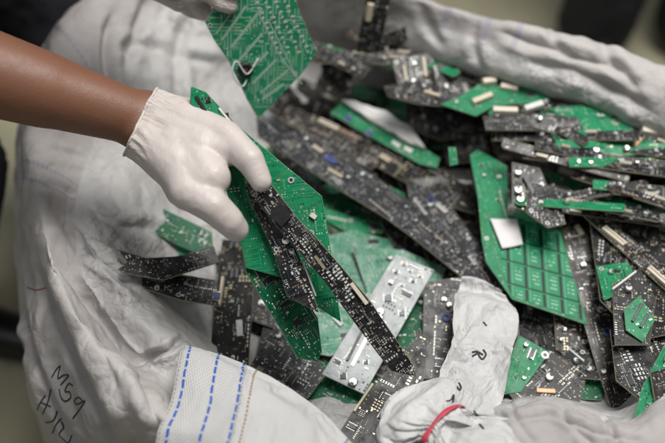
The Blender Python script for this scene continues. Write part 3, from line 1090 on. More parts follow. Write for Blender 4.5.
def make_board(px, kind, plane, label, extras=(), seed=0, cat='circuit board', name='circuit_board', group=None, dens=1.0, nchips=None, uvaxes=None, ncaps=None):
    p0, n = plane
    W = [on_plane(x, y, p0, n) for x, y in px]
    L = max(range(len(W)), key=lambda i: (W[(i + 1) % len(W)] - W[i]).length)
    c = sum(W, V()) / len(W)
    mat = frame_of(c, n, (W[L], W[(L + 1) % len(W)]))
    inv_ = mat.inverted()
    poly = [(q.x, q.y) for q in (inv_ @ w for w in W)]
    if sum(poly[i][0] * poly[(i + 1) % len(poly)][1] - poly[(i + 1) % len(poly)][0] * poly[i][1] for i in range(len(poly))) < 0: poly.reverse()
    root = empty(name)
    root.matrix_world = mat
    tag(root, label, cat, group)
    uvr = None
    if uvaxes:
        (ox, oy), (ux, uy), (vx, vy), nu, nv = uvaxes
        o, a, b = ((inv_ @ on_plane(x, y, p0, n)).to_2d() for x, y in ((ox, oy), (ux, uy), (vx, vy)))
        M2 = Matrix((a - o, b - o)).transposed().inverted()
        def uvr(x, y):
            q = M2 @ (V((x, y)) - o)
            return (q.x * nu, q.y * nv)
    link('substrate', substrate(poly, kind, 0, uvr), root)
    taken = []
    for e in extras:
        loc = lambda q: (inv_ @ on_plane(q[0], q[1], p0, n)).to_2d()
        if e[0] in ('conn', 'bar'):
            a, b = loc(e[1]), loc(e[2]); w, h = e[3] / 1000, e[4] / 1000
            l = (b - a).length; m = (a + b) / 2; rot = math.atan2(b.y - a.y, b.x - a.x)
            child(root, {'conn': 'connector', 'bar': e[6] if len(e) > 6 else 'bar'}[e[0]], (conn_mesh if e[0] == 'conn' else bar_mesh)(l, w, h, M[e[5]]), m.x, m.y, rot)
            for t in np.linspace(0, 1, max(2, int(l / w) + 1)):
                q = a.lerp(b, t); taken.append((q.x, q.y, w * 0.75))
        else:
            p = loc(e[1]); s = e[2] / 1000
            rot = e[4] if len(e) > 4 else 0
            if e[0] == 'chip':
                child(root, 'chip', chip_mesh(s, s * 0.95, max(0.0011, s * 0.14), M[e[3] if len(e) > 3 else 'chip'], s < 0.013), p.x, p.y, rot); taken.append((p.x, p.y, s * 0.68))
            elif e[0] == 'cap':
                child(root, 'capacitor', cap_mesh(s, (e[3] if len(e) > 3 else 5) / 1000), p.x, p.y, rot); taken.append((p.x, p.y, s * 1.4))
            elif e[0] == 'ring':
                child(root, 'mounting_ring', ring_mesh(s), p.x, p.y); taken.append((p.x, p.y, s))
            elif e[0] == 'coil':
                child(root, 'coil', coil_mesh(s, s * 0.55, 0.0016, M[e[3] if len(e) > 3 else 'blue']), p.x, p.y); taken.append((p.x, p.y, s))
    populate(root, poly, kind, random.Random(seed * 31 + 5), taken, nchips, dens, ncaps)
    return root, mat, W


PCT = 78


def drop(px, ab, gap=0.003):
    """rest a traced board on the heap: plane with slopes ab, raised until it lies on what is below"""
    cx = sum(p[0] for p in px) / len(px); cy = sum(p[1] for p in px) / len(px)
    z = -0.02
    a, b = ab
    for _ in range(4):
        p0 = at(cx, cy, z); n = V((-a, -b, 1)).normalized()
        W = [on_plane(x, y, p0, n) for x, y in px]
        cs = cells([(w.x, w.y) for w in W])
        if not cs: break
        d = np.array([H[i, j] - (a * (GX0 + i * GC - p0.x) + b * (GY0 + j * GC - p0.y)) for i, j in cs])
        z = float(np.percentile(d, PCT)) + gap
        z = min(z, 0.06)
    p0 = at(cx, cy, z)
    W = [on_plane(x, y, p0, n) for x, y in px]
    for i, j in cells([(w.x, w.y) for w in W]):
        H[i, j] = max(H[i, j], z + a * (GX0 + i * GC - p0.x) + b * (GY0 + j * GC - p0.y) + 0.0012)
    return p0, n


# --- filler boards deep in the heap: six made once, then copied
FT = []
for k, (lx, ly, kind) in enumerate(((.20, .05, 'black'), (.17, .07, 'slate'), (.22, .035, 'brown'), (.14, .08, 'dark_green'), (.19, .045, 'gold'), (.13, .06, 'green'))):
    r = random.Random(100 + k)
    poly = [(-lx / 2, -ly / 2), (lx / 2 - .012, -ly / 2), (lx / 2, -ly / 2 + .014), (lx / 2, ly / 2), (-lx / 2 + .03, ly / 2), (-lx / 2, ly / 2 - .012)]
    root = empty('circuit_board')
    link('substrate', substrate(poly, kind, 0), root)
    populate(root, poly, kind, r, (), 2, 0.8, 1)
    FT.append((root, poly, kind))
FLAB = {'black': 'black circuit board buried in the gaps of the heap', 'slate': 'slate grey circuit board buried in the gaps of the heap',
        'brown': 'narrow brownish black circuit board buried in the gaps of the heap', 'dark_green': 'dark green circuit board buried in the gaps of the heap',
        'gold': 'black circuit board with gold pads buried in the gaps of the heap', 'green': 'bright green circuit board buried in the gaps of the heap'}
rf = random.Random(77)
first = set()
NF = 0
for k in range(260):
    rf = random.Random(4000 + k)
    t = k % 6 if rf.random() < 0.7 else rf.choice((0, 1, 2, 4))
    root, poly, kind = FT[t]
    best = None
    for _ in range(14):      # drop it where the heap is still lowest
        qx, qy = rf.uniform(222, 690), rf.uniform(48, 405)
        if qy < 66 + max(0, qx - 440) * 0.30: continue
        q = at(qx, qy, -0.04)
        h = H[int((q.x - GX0) / GC), int((q.y - GY0) / GC)] + rf.uniform(0, .006)
        if best is None or h < best[0]: best = (h, qx, qy)
    if best is None: continue
    px, py = best[1:]
    yaw = rf.gauss(-.22, .4) if px > 430 else rf.gauss(-.7, .6)
    if rf.random() < .5: yaw += math.pi
    a, b = rf.gauss(0, .11), rf.gauss(0.04, .11)
    c = at(px, py, -0.03)
    n = V((-a, -b, 1)).normalized()
    xdir = V((math.cos(yaw), math.sin(yaw), 0)); xdir = (xdir - n * xdir.dot(n)).normalized()
    mt = Matrix((xdir, n.cross(xdir), n)).transposed().to_4x4(); mt.translation = c
    W = [mt @ V((x, y, 0)) for x, y in poly]
    if min(w.x for w in W) < -0.18 or max(w.x for w in W) > 0.50 or min(w.y for w in W) < -0.23 or max(w.y for w in W) > 0.35: continue
    cs = cells([(w.x, w.y) for w in W])
    d = np.array([H[i, j] - (a * (GX0 + i * GC - c.x) + b * (GY0 + j * GC - c.y)) for i, j in cs])
    z = float(np.percentile(d, 60)) + 0.002
    if z > -0.022 or NF > 105: continue
    mt.translation = V((c.x, c.y, z))
    for i, j in cs: H[i, j] = max(H[i, j], z + a * (GX0 + i * GC - c.x) + b * (GY0 + j * GC - c.y) + 0.001)
    if t in first:
        o = root.copy(); COL.objects.link(o)
        for chd in root.children:
            q = chd.copy(); COL.objects.link(q); q.parent = o
    else:
        o = root; first.add(t)
    o.matrix_world = mt
    tag(o, FLAB[kind], 'circuit board', 'buried circuit boards')
    NF += 1
for t, (root, poly, kind) in enumerate(FT):
    if t not in first:
        for chd in list(root.children): bpy.data.objects.remove(chd)
        bpy.data.objects.remove(root)
print("fillers", NF)

# --- traced boards, bottom to top.  (kind, outline in photo pixels, slopes, label, extras)
BL = [
    # far, blurred
    ('brown', [(319, 55), (351, 65), (354, 86), (335, 100), (326, 92)], (.15, .5), 'dull grey upright slab leaning at the far edge by the upright black strip', []),
    ('dark_green', [(352, 82), (385, 90), (392, 104), (352, 98)], (0, .2), 'small dark green board below the foot of the upright black strip', []),
    ('slate', [(392, 60), (432, 52), (440, 84), (400, 92)], (.0, .45), 'black board with tall gold and white parts at the far rim', [('bar', (423, 58), (426, 78), 5, 5, 'beige', 'connector'), ('bar', (404, 66), (406, 82), 4, 5, 'beige', 'connector'), ('cap', (414, 82), 3, 5)]),
    ('slate', [(432, 66), (470, 60), (490, 84), (476, 100), (440, 96)], (-.1, .3), 'jumble topped black board under the far rim roll', [('cap', (456, 74), 3.5, 6), ('cap', (446, 88), 3, 5)]),
    ('black', [(384, 86), (420, 80), (466, 96), (464, 108), (418, 104), (388, 96)], (.0, .1), 'curved grey black strip lying across the back of the heap', [('bar', (424, 92), (440, 97), 4, 3, 'beige', 'connector')]),
    ('green', [(376, 98), (420, 104), (428, 124), (380, 116)], (0, .12), 'green board half hidden behind the white foam', []),
    ('slate', [(404, 104), (470, 106), (478, 136), (440, 140), (408, 128)], (.05, .15), 'crowded black board between white foam and the small green tab', [('cap', (424, 118), 3, 5), ('cap', (450, 118), 3, 4), ('cap', (436, 130), 3, 5)]),
    ('green', [(440, 104), (457, 98), (479, 84), (560, 92), (548, 101), (494, 106), (476, 116)], (0, .18), 'mottled green board at the far rim with yellowish connectors', [('bar', (472, 104), (492, 96), 8, 6, 'beige', 'connector'), ('bar', (482, 84), (496, 82), 9, 7, 'cream', 'connector'), ('bar', (500, 87), (518, 90), 8, 5, 'cream', 'connector')]),
    ('dark_green', [(540, 110), (600, 116), (640, 150), (560, 150)], (0, .12), 'dark green board in the shade under the far rim', []),
    ('slate', [(560, 128), (660, 128), (690, 165), (580, 165)], (0, .1), 'black board with rusty coils near the far rim corner', [('bar', (640, 132), (662, 136), 10, 8, 'cream', 'connector'), ('bar', (632, 150), (640, 140), 5, 5, 'copper', 'coil'), ('bar', (652, 158), (676, 158), 6, 5, 'beige', 'connector')]),
    ('green', [(549, 108), (582, 105), (630, 119), (634, 131), (582, 132)], (-.05, .15), 'smooth bright green board under the far rim with one white print patch', []),
    ('slate', [(483, 116), (527, 113), (578, 117), (584, 131), (486, 130)], (0, .2), 'black strip board with cream capsules on its far edge', [('bar', (492, 112), (518, 113), 9, 7, 'cream', 'connector'), ('bar', (524, 111), (543, 105), 9, 6, 'whitecomp', 'connector')]),
    ('black', [(440, 120), (482, 112), (490, 160), (448, 164)], (.1, .2), 'black board full of silvery capacitors behind the green tab', [('cap', (462, 130), 3, 6), ('cap', (474, 138), 3.2, 6), ('cap', (470, 150), 3, 5)]),
    ('green', [(555, 140), (619, 137), (628, 147), (558, 148)], (0, .1), 'thin green strip between black strips in the far part', []),
    ('slate', [(497, 147), (540, 134), (572, 140), (560, 160), (500, 160)], (.0, .15), 'dusty black board with glassy lumps amid the far strips', [('cap', (526, 140), 3.5, 5), ('cap', (540, 142), 3, 5)]),
    ('black', [(541, 147), (690, 163), (690, 174), (567, 161)], (0, .1), 'long flat black strip third from the far rim', [('cap', (600, 158), 2.5, 3)]),
    ('black', [(512, 162), (540, 168), (552, 196), (530, 212), (512, 207)], (.1, .15), 'black board carrying fat silvery capacitors behind the white paper label', [('cap', (518, 192), 4, 6), ('cap', (520, 201), 4, 6), ('cap', (528, 206), 3.5, 5), ('cap', (518, 174), 3.4, 5), ('bar', (524, 178), (534, 196), 6, 5, 'chip', 'heat_sink')]),
    ('slate', [(528, 182), (556, 186), (566, 224), (548, 228), (526, 212)], (-.1, .1), 'black board tucked between the grid panel and the diagonal strip', [('cap', (540, 204), 3, 4)]),
    ('green', [(540, 172), (586, 176), (664, 205), (650, 210), (590, 204)], (.0, .05), 'long tapering green board under the black strips', []),
    ('slate', [(490, 143), (547, 152), (690, 196), (690, 212), (612, 193), (547, 171)], (.03, .05), 'long black strip board with three cream connectors along it', [('conn', (559, 170), (578, 177), 7, 5, 'cream'), ('conn', (586, 167), (600, 171), 6, 4, 'cream'), ('conn', (613, 188), (632, 193), 7, 4, 'cream'), ('cap', (570, 159), 3.4, 5), ('cap', (579, 163), 3.4, 5)]),
    ('green', [(448, 147), (456, 147), (458, 164), (450, 166)], (.1, .5), 'tiny bright green tab standing up left of the L shaped board', []),
    # right, nearer
    ('black', [(588, 208), (690, 212), (690, 330), (640, 340), (600, 300)], (0, 0), 'large black board in shadow at the frame edge', [('cap', (640, 250), 3, 4)]),
    ('green', [(596, 266), (628, 262), (640, 285), (604, 300)], (0.1, 0), 'emerald board end peeping from between two black strips', []),
    ('black', [(612, 285), (640, 268), (656, 300), (650, 345), (615, 345)], (.05, 0), 'black board with a white comb of pins by the emerald one', [('bar', (612, 290), (636, 272), 2.5, 2, 'whitecomp', 'pin_row'), ('cap', (628, 290), 3.5, 5)]),
    ('green', [(624, 309), (640, 295), (655, 320), (643, 342), (626, 330)], (.1, .1), 'small bright green board with black slots beside the black strips', [('bar', (632, 322), (642, 304), 3, 2, 'chip', 'slot'), ('bar', (640, 328), (648, 314), 3, 2, 'chip', 'slot')]),
    ('slate', [(610, 330), (660, 322), (690, 380), (640, 400), (616, 380)], (0, 0), 'black board low at the frame edge behind the leaning green one', []),
    ('dark_green', [(553, 370), (585, 352), (606, 372), (602, 400), (566, 398)], (0, 0), 'dark green board half under the sack rim near the copper strip', [('cap', (572, 368), 2.6, 3)]),
    ('brown', [(505, 388), (548, 350), (588, 372), (580, 402), (520, 408)], (0, .05), 'brownish black board with an orange copper strip by the sack rim', [('bar', (536, 391), (555, 392), 5, 2.4, 'copper', 'copper_strip'), ('cap', (549, 378), 4, 4)]),
    ('slate', [(512, 296), (560, 312), (578, 350), (552, 352), (520, 330)], (0, .1), 'bluish black board below the green grid panel', [('cap', (530, 308), 3.5, 4)]),
    ('black', [(545, 326), (588, 350), (604, 380), (580, 378), (548, 350)], (.1, 0), 'black board with a row of white pins under the rounded one', [('bar', (560, 342), (584, 362), 2.2, 2, 'whitecomp', 'pin_row')]),
    ('green', [(519, 335), (550, 352), (521, 392), (496, 395)], (-.05, .1), 'plain bright green board with one white ring by the film tail', [('ring', (545, 355), 4.2), ('cap', (524, 378), 2.0, 2)]),
    ('brown', [(554, 313), (581, 317), (590, 344), (586, 349), (572, 353), (556, 350)], (0, .1), 'round cornered grey brown board below the green grid panel', []),
    ('black', [(560, 256), (600, 262), (612, 300), (580, 306)], (0, .05), 'black board wedged between grid panel and the standing black strip', []),
    ('brown', [(550, 184), (568, 187), (612, 220), (690, 290), (690, 312), (652, 278), (612, 242)], (.03, .05), 'long diagonal black strip with cream connectors running out of the frame', [('conn', (603, 229), (624, 246), 7, 4, 'cream'), ('conn', (648, 269), (672, 290), 7, 4, 'cream')]),
    # middle
    ('dark_green', [(310, 195), (345, 192), (390, 215), (398, 236), (350, 240), (318, 222)], (0, .05), 'dark green board under the long black diagonal boards', []),
    ('black', [(380, 220), (440, 236), (470, 290), (430, 300), (400, 262)], (0, 0), 'black board in the gap beside the silvery board', []),
    ('green', [(318, 205), (350, 216), (386, 224), (383, 234), (346, 232), (322, 218)], (0, .1), 'narrow green board whose edge shows under the black diagonal', []),
    ('pale_green', [(318, 238), (352, 230), (392, 240), (420, 262), (380, 300), (322, 330)], (0, 0), 'dusty pale green board under the silvery one and the hand bundle', [('ring', (362, 252), 4), ('ring', (424, 268), 4), ('ring', (352, 310), 3.4)]),
    ('pale_green', [(306, 300), (372, 292), (392, 330), (330, 356), (308, 352)], (0, .02), 'whitish green dusty board near the lower tip of the bundle', [('ring', (342, 304), 3.6), ('conn', (334, 318), (342, 326), 5, 3, 'whitecomp')]),
    ('pale_green', [(352, 246), (404, 250), (446, 268), (424, 330), (380, 330)], (-.02, .04), 'pale green board with a white ring showing beside the silvery one', [('ring', (422, 317), 4)]),
    ('dark_green', [(392, 300), (430, 296), (436, 340), (400, 356)], (0, 0), 'dim green board between silvery board and upright black board', [('ring', (423, 317), 4)]),
    ('black', [(258, 262), (286, 270), (280, 330), (250, 320)], (0, 0), 'black board in the gap beside the wide gold dotted board', [('cap', (262, 304), 4.5, 3)]),
    ('slate', [(262, 345), (278, 322), (312, 348), (326, 374), (308, 398), (250, 366)], (0, .05), 'bluish black board under the green ones above the stitched hem', []),
    ('gold', [(420, 333), (428, 339), (424, 379), (372, 475), (312, 475), (352, 412), (392, 365)], (0, .05), 'purplish black board lying toward the stitched hem below the silvery board', [('bar', (354, 412), (373, 384), 3, 2.4, 'beige', 'connector')]),
    ('black', [(446, 282), (464, 292), (474, 322), (446, 314)], (0, .05), 'small black triangular board end on the white film', []),
    ('slate', [(406, 178), (444, 196), (474, 238), (509, 284), (506, 290), (470, 278), (438, 252), (412, 214)], (.0, .05), 'black board with a pointed end lying near the L shaped green one', [('coil', (431, 199), 4, 'blue'), ('conn', (437, 206), (446, 214), 5, 4, 'whitecomp')]),
    ('gold', [(380, 143), (402, 148), (478, 192), (476, 214), (448, 206), (412, 186), (376, 166)], (.0, .08), 'black board with gold dots behind the long diagonals', [('conn', (380, 157), (390, 163), 7, 5, 'beige')]),
    ('slate', [(256, 118), (282, 126), (328, 146), (376, 176), (408, 200), (452, 238), (486, 280), (470, 284), (416, 240), (386, 218), (340, 190), (303, 166), (258, 136)], (.0, .06), 'long grey black diagonal board carrying blue parts in the middle', [('coil', (330, 160), 5.5, 'blue'), ('conn', (313, 148), (322, 154), 5, 5, 'cream'), ('conn', (328, 170), (342, 178), 4, 3, 'beige'), ('cap', (306, 140), 3, 4), ('bar', (324, 158), (336, 164), 6, 2.2, 'blue', 'blue_component')]),
    ('green', [(330, 113), (345, 99), (440, 158), (437, 168), (420, 164), (380, 142)], (.0, .12), 'bright green board with blue chips below the white foam', [('chip', (348, 119), 9, 'blue'), ('chip', (369, 133), 8, 'blue'), ('bar', (392, 142), (400, 147), 6, 1.5, 'whitecomp', 'white_component'), ('bar', (404, 148), (412, 152), 6, 1.5, 'whitecomp', 'white_component')]),
    ('brown', [(266, 108), (280, 102), (297, 108), (337, 124), (382, 144), (383, 160), (371, 170), (330, 150), (293, 128)], (.0, .08), 'brownish board with cream connectors lying over the long diagonal', [('conn', (319, 122), (338, 131), 7, 5, 'cream'), ('conn', (340, 131), (358, 140), 5, 3, 'ceramic')]),
    ('silver', [(258, 106), (284, 104), (304, 112), (294, 128), (268, 124)], (.0, .14), 'board end with whitish sheen painted on, under the dangling trace panel', []),  # pale colour stands in for light reflected off the brownish board's end
    ('green', [(470, 155), (478, 149), (507, 166), (508, 214), (561, 231), (567, 252), (588, 325), (512, 299), (486, 262), (482, 241), (478, 198)], (.0, .16), 'bright green L shaped board with a comb of slotted blocks', [('chip', (481, 165), 4, 'chip'), ('chip', (499, 177), 5, 'tin'), ('cap', (484, 176), 2, 2), ('chip', (498, 200), 4, 'chip')]),
    ('brown', [(560, 216), (576, 220), (592, 240), (606, 290), (638, 404), (614, 416), (598, 372), (577, 300)], (.02, .1), 'long grey brown board with a purple disc standing by the L shaped one', [('coil', (608, 332), 5, 'blue'), ('cap', (600, 310), 3.4, 3), ('cap', (583, 266), 3, 4), ('cap', (594, 286), 2.6, 3), ('bar', (576, 226), (582, 236), 6, 3, 'beige', 'connector')]),
    ('green', [(676, 322), (642, 388), (634, 420), (640, 432), (651, 424), (668, 392), (690, 352)], (-.1, .1), 'green board leaning on edge at the near sack corner', []),
    ('brown', [(650, 372), (672, 366), (690, 400), (656, 408)], (-.1, .1), 'grey brown board stub lying on the leaning green one', []),
    ('black', [(424, 282), (466, 276), (462, 378), (422, 379)], (.02, .12), 'upright black board with white print and blue ring beside the film tail', [('coil', (446, 318), 5, 'blue'), ('cap', (444, 300), 3, 2)]),
    ('gold', [(222, 240), (257, 234), (248, 372), (209, 360)], (-.05, .1), 'wide black board with gold dots and a beige side connector', [('bar', (219, 307), (223, 278), 4, 4, 'beige', 'connector'), ('bar', (239, 320), (240, 336), 7, 0.4, 'whitecomp', 'white_label'), ('cap', (232, 302), 2.2, 1.5)]),
    ('slate', [(127, 276), (168, 272), (216, 280), (219, 306), (181, 300), (138, 287)], (-.24, .06), 'speckled black board lowest of those lying on the grey liner', [('chip', (216, 296), 9, 'blue')]),
    ('black', [(117, 249), (146, 258), (178, 256), (214, 246), (219, 262), (163, 280), (124, 273), (118, 269), (127, 262)], (-.28, .06), 'pointed black board with white dots on the grey liner', []),
    ('green', [(174, 244), (196, 236), (211, 244), (194, 264), (181, 259)], (-.1, .1), 'small green tab board with a beige connector on the pointed one', [('bar', (176, 259), (190, 264), 4, 4, 'beige', 'connector')]),
    ('dark_green', [(140, 225), (162, 208), (212, 232), (213, 246), (194, 252), (176, 244)], (-.1, .12), 'dark green board with white corner mark lying under the gloved hand', [('ring', (146, 226), 2.4)]),
    ('silver', [(396, 254), (434, 270), (364, 394), (322, 374)], (.03, .2), 'silvery white board with dark slots below the bundle', [('chip', (388, 298), 9, 'chip_blue', .5), ('chip', (402, 313), 7, 'chip_blue', .5), ('cap', (380, 313), 4, 5), ('cap', (379, 319), 3.6, 5), ('bar', (347, 361), (362, 331), 3.2, 2.2, 'chip', 'slot'), ('bar', (352, 366), (372, 328), 3.4, 1.2, 'tin', 'shield'), ('chip', (343, 376), 7, 'chip', .5), ('cap', (353, 383), 4.2, 5), ('chip', (366, 362), 5, 'chip', .5), ('chip', (420, 276), 4, 'ceramic', .4), ('chip', (404, 264), 5, 'ceramic', .4), ('chip', (410, 271), 3.5, 'chip', .4), ('chip', (396, 272), 5, 'chip', .4), ('chip', (413, 281), 5, 'chip', .4), ('chip', (402, 285), 4, 'ceramic', .4), ('cap', (391, 283), 2.5, 3)]),
]
def thin_strips():
    """narrow offcuts thrown over the far part of the heap"""
    T = []
    for k, (lx, ly, kind, lab) in enumerate(((.17, .016, 'black', 'narrow black strip board jumbled in the far part of the heap'), (.14, .019, 'slate', 'dusty grey strip board jumbled in the far part of the heap'),
                                             (.12, .014, 'green', 'narrow green strip board jumbled in the far part of the heap'), (.15, .014, 'brown', 'narrow brown strip board jumbled in the far part of the heap'))):
        l_, w_ = lx / 2, ly / 2
        poly = [(-l_, -w_), (-l_ * .3, -w_), (-l_ * .3, -w_ + .0025), (0, -w_ + .0025), (0, -w_), (l_, -w_), (l_, w_ * .5), (l_ - .004, w_), (-l_ + .002, w_), (-l_, w_ - .002)]
        root = empty('circuit_board')
        link('substrate', substrate(poly, kind, 0), root)
        r = random.Random(900 + k)
        if k != 2:
            child(root, 'connector', conn_mesh(.013, .0036, .003, M['cream']), lx * .18, ly * .26)
            if k == 1: child(root, 'connector', conn_mesh(.010, .0036, .003, M['beige']), -lx * .25, ly * .22)
        populate(root, poly, kind, r, ((lx * .18, ly * .28, .008), (-lx * .25, ly * .25, .007)), 1, 1.0, 2)
        T.append((root, poly, lab))
    seen = set()
    for k in range(40):
        rf = random.Random(7100 + k)
        t = (0, 1, 3, 2, 0, 2, 1)[k % 7]
        root, poly, lab = T[t]
        px, py = (rf.uniform(555, 665), rf.uniform(120, 225)) if k < 20 else (rf.uniform(310, 480), rf.uniform(72, 125)) if k < 31 else (rf.uniform(410, 560), rf.uniform(112, 150))
        if py < 112 + max(0, px - 560) * .3 and k < 20: py += 25
        if px < 450 and py > 84: py = 84 - rf.uniform(0, 10)
        if 405 < px < 470 and py > 100: px += 70
        yaw = rf.gauss(-.28, .22) + (math.pi if rf.random() < .5 else 0)
        aa, bb = rf.gauss(0, .10), rf.gauss(.05, .14)
        cc = at(px, py, -.01)
        nn = V((-aa, -bb, 1)).normalized()
        xd = V((math.cos(yaw), math.sin(yaw), 0)); xd = (xd - nn * xd.dot(nn)).normalized()
        mt = Matrix((xd, nn.cross(xd), nn)).transposed().to_4x4(); mt.translation = cc
        W = [mt @ V((x, y, 0)) for x, y in poly]
        if max(w.y for w in W) > .33: continue
        cs = cells([(w.x, w.y) for w in W])
        if not cs: continue
        d = np.array([H[i, j] - (aa * (GX0 + i * GC - cc.x) + bb * (GY0 + j * GC - cc.y)) for i, j in cs])
        z = min(float(np.percentile(d, 70)) + .002, .03)
        mt.translation = V((cc.x, cc.y, z))
        for i, j in cs: H[i, j] = max(H[i, j], z + aa * (GX0 + i * GC - cc.x) + bb * (GY0 + j * GC - cc.y) + .001)
        if t in seen:
            o = root.copy(); COL.objects.link(o)
            for chd in root.children:
                q = chd.copy(); COL.objects.link(q); q.parent = o
        else:
            o = root; seen.add(t)
        o.matrix_world = mt
        tag(o, lab, 'circuit board', 'thin strip boards in the far part of the heap')


tri = random.Random(5)
DZ = {'silvery white board with dark slots': .012, 'tiny bright green tab': -.006, 'behind the white paper label': -.020, 'blue chips below the white foam': .004, 'cream connectors lying over the long diagonal': .014, 'wide black board with gold dots': .012, 'on the grey liner': .014, 'on the pointed one': .008, 'above the stitched hem': .012, 'beside the film tail': .010, 'triangular': .012, 'with a pointed end lying near': .020, 'comb of slotted': .012, 'low at the frame edge behind': -.02,
      'large black board in shadow': -.012, 'full of silvery capacitors': .004, 'crowded black board between': .010, 'fat silvery': -.016, 'bluish black board below the green grid': -.008}
for k, (kind, px, ab, label, ex) in enumerate(BL):
    ab = (ab[0] + tri.uniform(-.08, .08), ab[1] + tri.uniform(-.07, .09))
    dz = [v for q, v in DZ.items() if q in label]
    if 'dark green board under the long black diagonal' in label: thin_strips()
    pl = drop(px, ab, 0.003 + (dz[0] if dz else 0))
    if 'blue chips below the white foam' in label: GPL = pl
    if 'comb of slotted' in label:
        LP = pl
        make_board(px, 'green', pl, label, ex, k, dens=0.25, nchips=0, ncaps=0)
        root = [o for o in COL.objects if o.get('label') == label][0]
        p0, n = pl
        gp = [(506, 219), (560, 234), (566, 253), (586, 321), (511, 296), (500, 262)]
        W = [on_plane(x, y, p0 + n * 0.0004, n) for x, y in gp]
        inv_ = root.matrix_world.inverted()
        poly = [(q.x, q.y) for q in (inv_ @ w for w in W)]
        if sum(poly[i][0] * poly[(i + 1) % 6][1] - poly[(i + 1) % 6][0] * poly[i][1] for i in range(6)) < 0: poly.reverse()
        o_, a_, b_ = ((inv_ @ on_plane(x, y, p0, n)).to_2d() for x, y in ((505, 216), (562, 231), (508, 296)))
        M2 = Matrix((a_ - o_, b_ - o_)).transposed().inverted()
        def uvr(x, y):
            q = M2 @ (V((x, y)) - o_); return (q.x * 3.4, q.y * 3.6)
        g = link('slotted_block_area', substrate(poly, 'grid', 0, uvr), root)
        g.location = (0, 0, 0.0006)
    else:
        make_board(px, kind, pl, label, ex, k, dens=1.7 if ('diagonal' in label or 'gold dots behind' in label) and kind != 'dark_green' else 4.0 if kind == 'silver' else 1.0)

# --- white foam, paper label, green tab, black strap
def puffy(name, px, plane, lift, h, mat, label, cat):
    nn = plane[1]
    c = on_plane(sum(p[0] for p in px) / len(px), sum(p[1] for p in px) / len(px), plane[0] + nn * lift, nn)
    W = [on_plane(x, y, c, nn) for x, y in px]
    W4 = []
    for i in range(len(W)):
        for q in range(4): W4.append(W[i].lerp(W[(i + 1) % len(W)], q / 4))
    P = [list(w - c + 0.0035 * MN.noise_vector(w * 70)) for w in W4]
    NP = len(P)
    vs, fs = [], []
    R = [(1.0, 0.0), (1.0, 0.4), (0.94, 0.8), (0.8, 0.97), (0.5, 1.0), (0.2, 1.0)]
    for s, t in R:
        for q in P:
            vs.append(V(q) * s + nn * h * (t + 0.5 * t * MN.noise(V(q) * 75)))
    for k in range(len(R) - 1):
        for i in range(NP):
            j = (i + 1) % NP
            fs.append((k * NP + i, k * NP + j, (k + 1) * NP + j, (k + 1) * NP + i))
    fs.append(tuple((len(R) - 1) * NP + i for i in range(NP)))
    o = link(name, mesh(name, vs, fs, [mat], None, None, True))
    o.location = c
    return tag(o, label, cat)


def top_at(px, py):
    """height of the heap under a photo pixel"""
    z = 0.0
    for _ in range(5):
        p = at(px, py, z)
        z = float(H[int((p.x - GX0) / GC), int((p.y - GY0) / GC)])
    return z


puffy('foam_pad', [(342, 101), (352, 101), (372, 107), (398, 118), (412, 130), (425, 148), (410, 145), (388, 132), (366, 119)], GPL, 0.003, 0.005, M['white_foam'], 'soft white foam pad on the bright green board with blue chips', 'foam')

lp = [(490, 219), (517, 219), (522, 246), (502, 249)]
p0, n = LP
p1 = p0 + n * 0.0028
Wl = [on_plane(x, y, p1, n) for x, y in lp]
G = np.zeros((14, 14, 3))
for i in range(14):
    for j in range(14):
        u, v = i / 13, j / 13
        q = (Wl[0] * (1 - u) + Wl[1] * u) * (1 - v) + (Wl[3] * (1 - u) + Wl[2] * u) * v
        G[i, j] = q + n * (0.004 * (abs(u - .5) * 1.2) ** 2 + 0.003 * v * u)
me = grid_mesh('paper_label', G, M['white_label'], flip=True)
o = link('paper_label', me)
sm = o.modifiers.new('thick', 'SOLIDIFY'); sm.thickness = 0.0003
tag(o, 'crumpled square of white paper stuck on the L shaped green board', 'label')

# two black strips standing up out of the heap at the back
def steep(px, zf, kind, label, ex, seed):
    P = [at(x, y, zf(x, y)) for x, y in px]
    cc = sum(P, V()) / len(P); nn = V()
    for i in range(len(P)): nn += (P[i] - cc).cross(P[(i + 1) % len(P)] - cc)
    nn.normalize()
    make_board(px, kind, (cc, nn if nn.z > 0 else -nn), label, ex, seed, dens=0.35, nchips=1, ncaps=0)


steep([(367, -10), (392, -10), (386, 24), (377, 60), (354, 64)], lambda x, y: .105 - .0014 * y, 'black', 'black strip board standing upright at the back of the heap with a pale connector', [('bar', (371, 3), (368, 20), 8, 4, 'beige', 'connector')], 401)
steep([(376, 37), (414, 23), (450, 27), (452, 33), (420, 35), (381, 48)], lambda x, y: .085 - .0010 * y, 'black', 'black strip board end lying level below the far rim, beside the upright one', [], 402)

# --- boards held in the glove
def held_z(y, off): return 0.150 - 0.00066 * (y - 185) - off


def fit(px, zf):
    P = [at(x, y, zf(x, y)) for x, y in px]
    c = sum(P, V()) / len(P)
    n = V()
    for i in range(len(P)): n += (P[i] - c).cross(P[(i + 1) % len(P)] - c)
    n.normalize()
    return c, (n if n.z > 0 else -n)


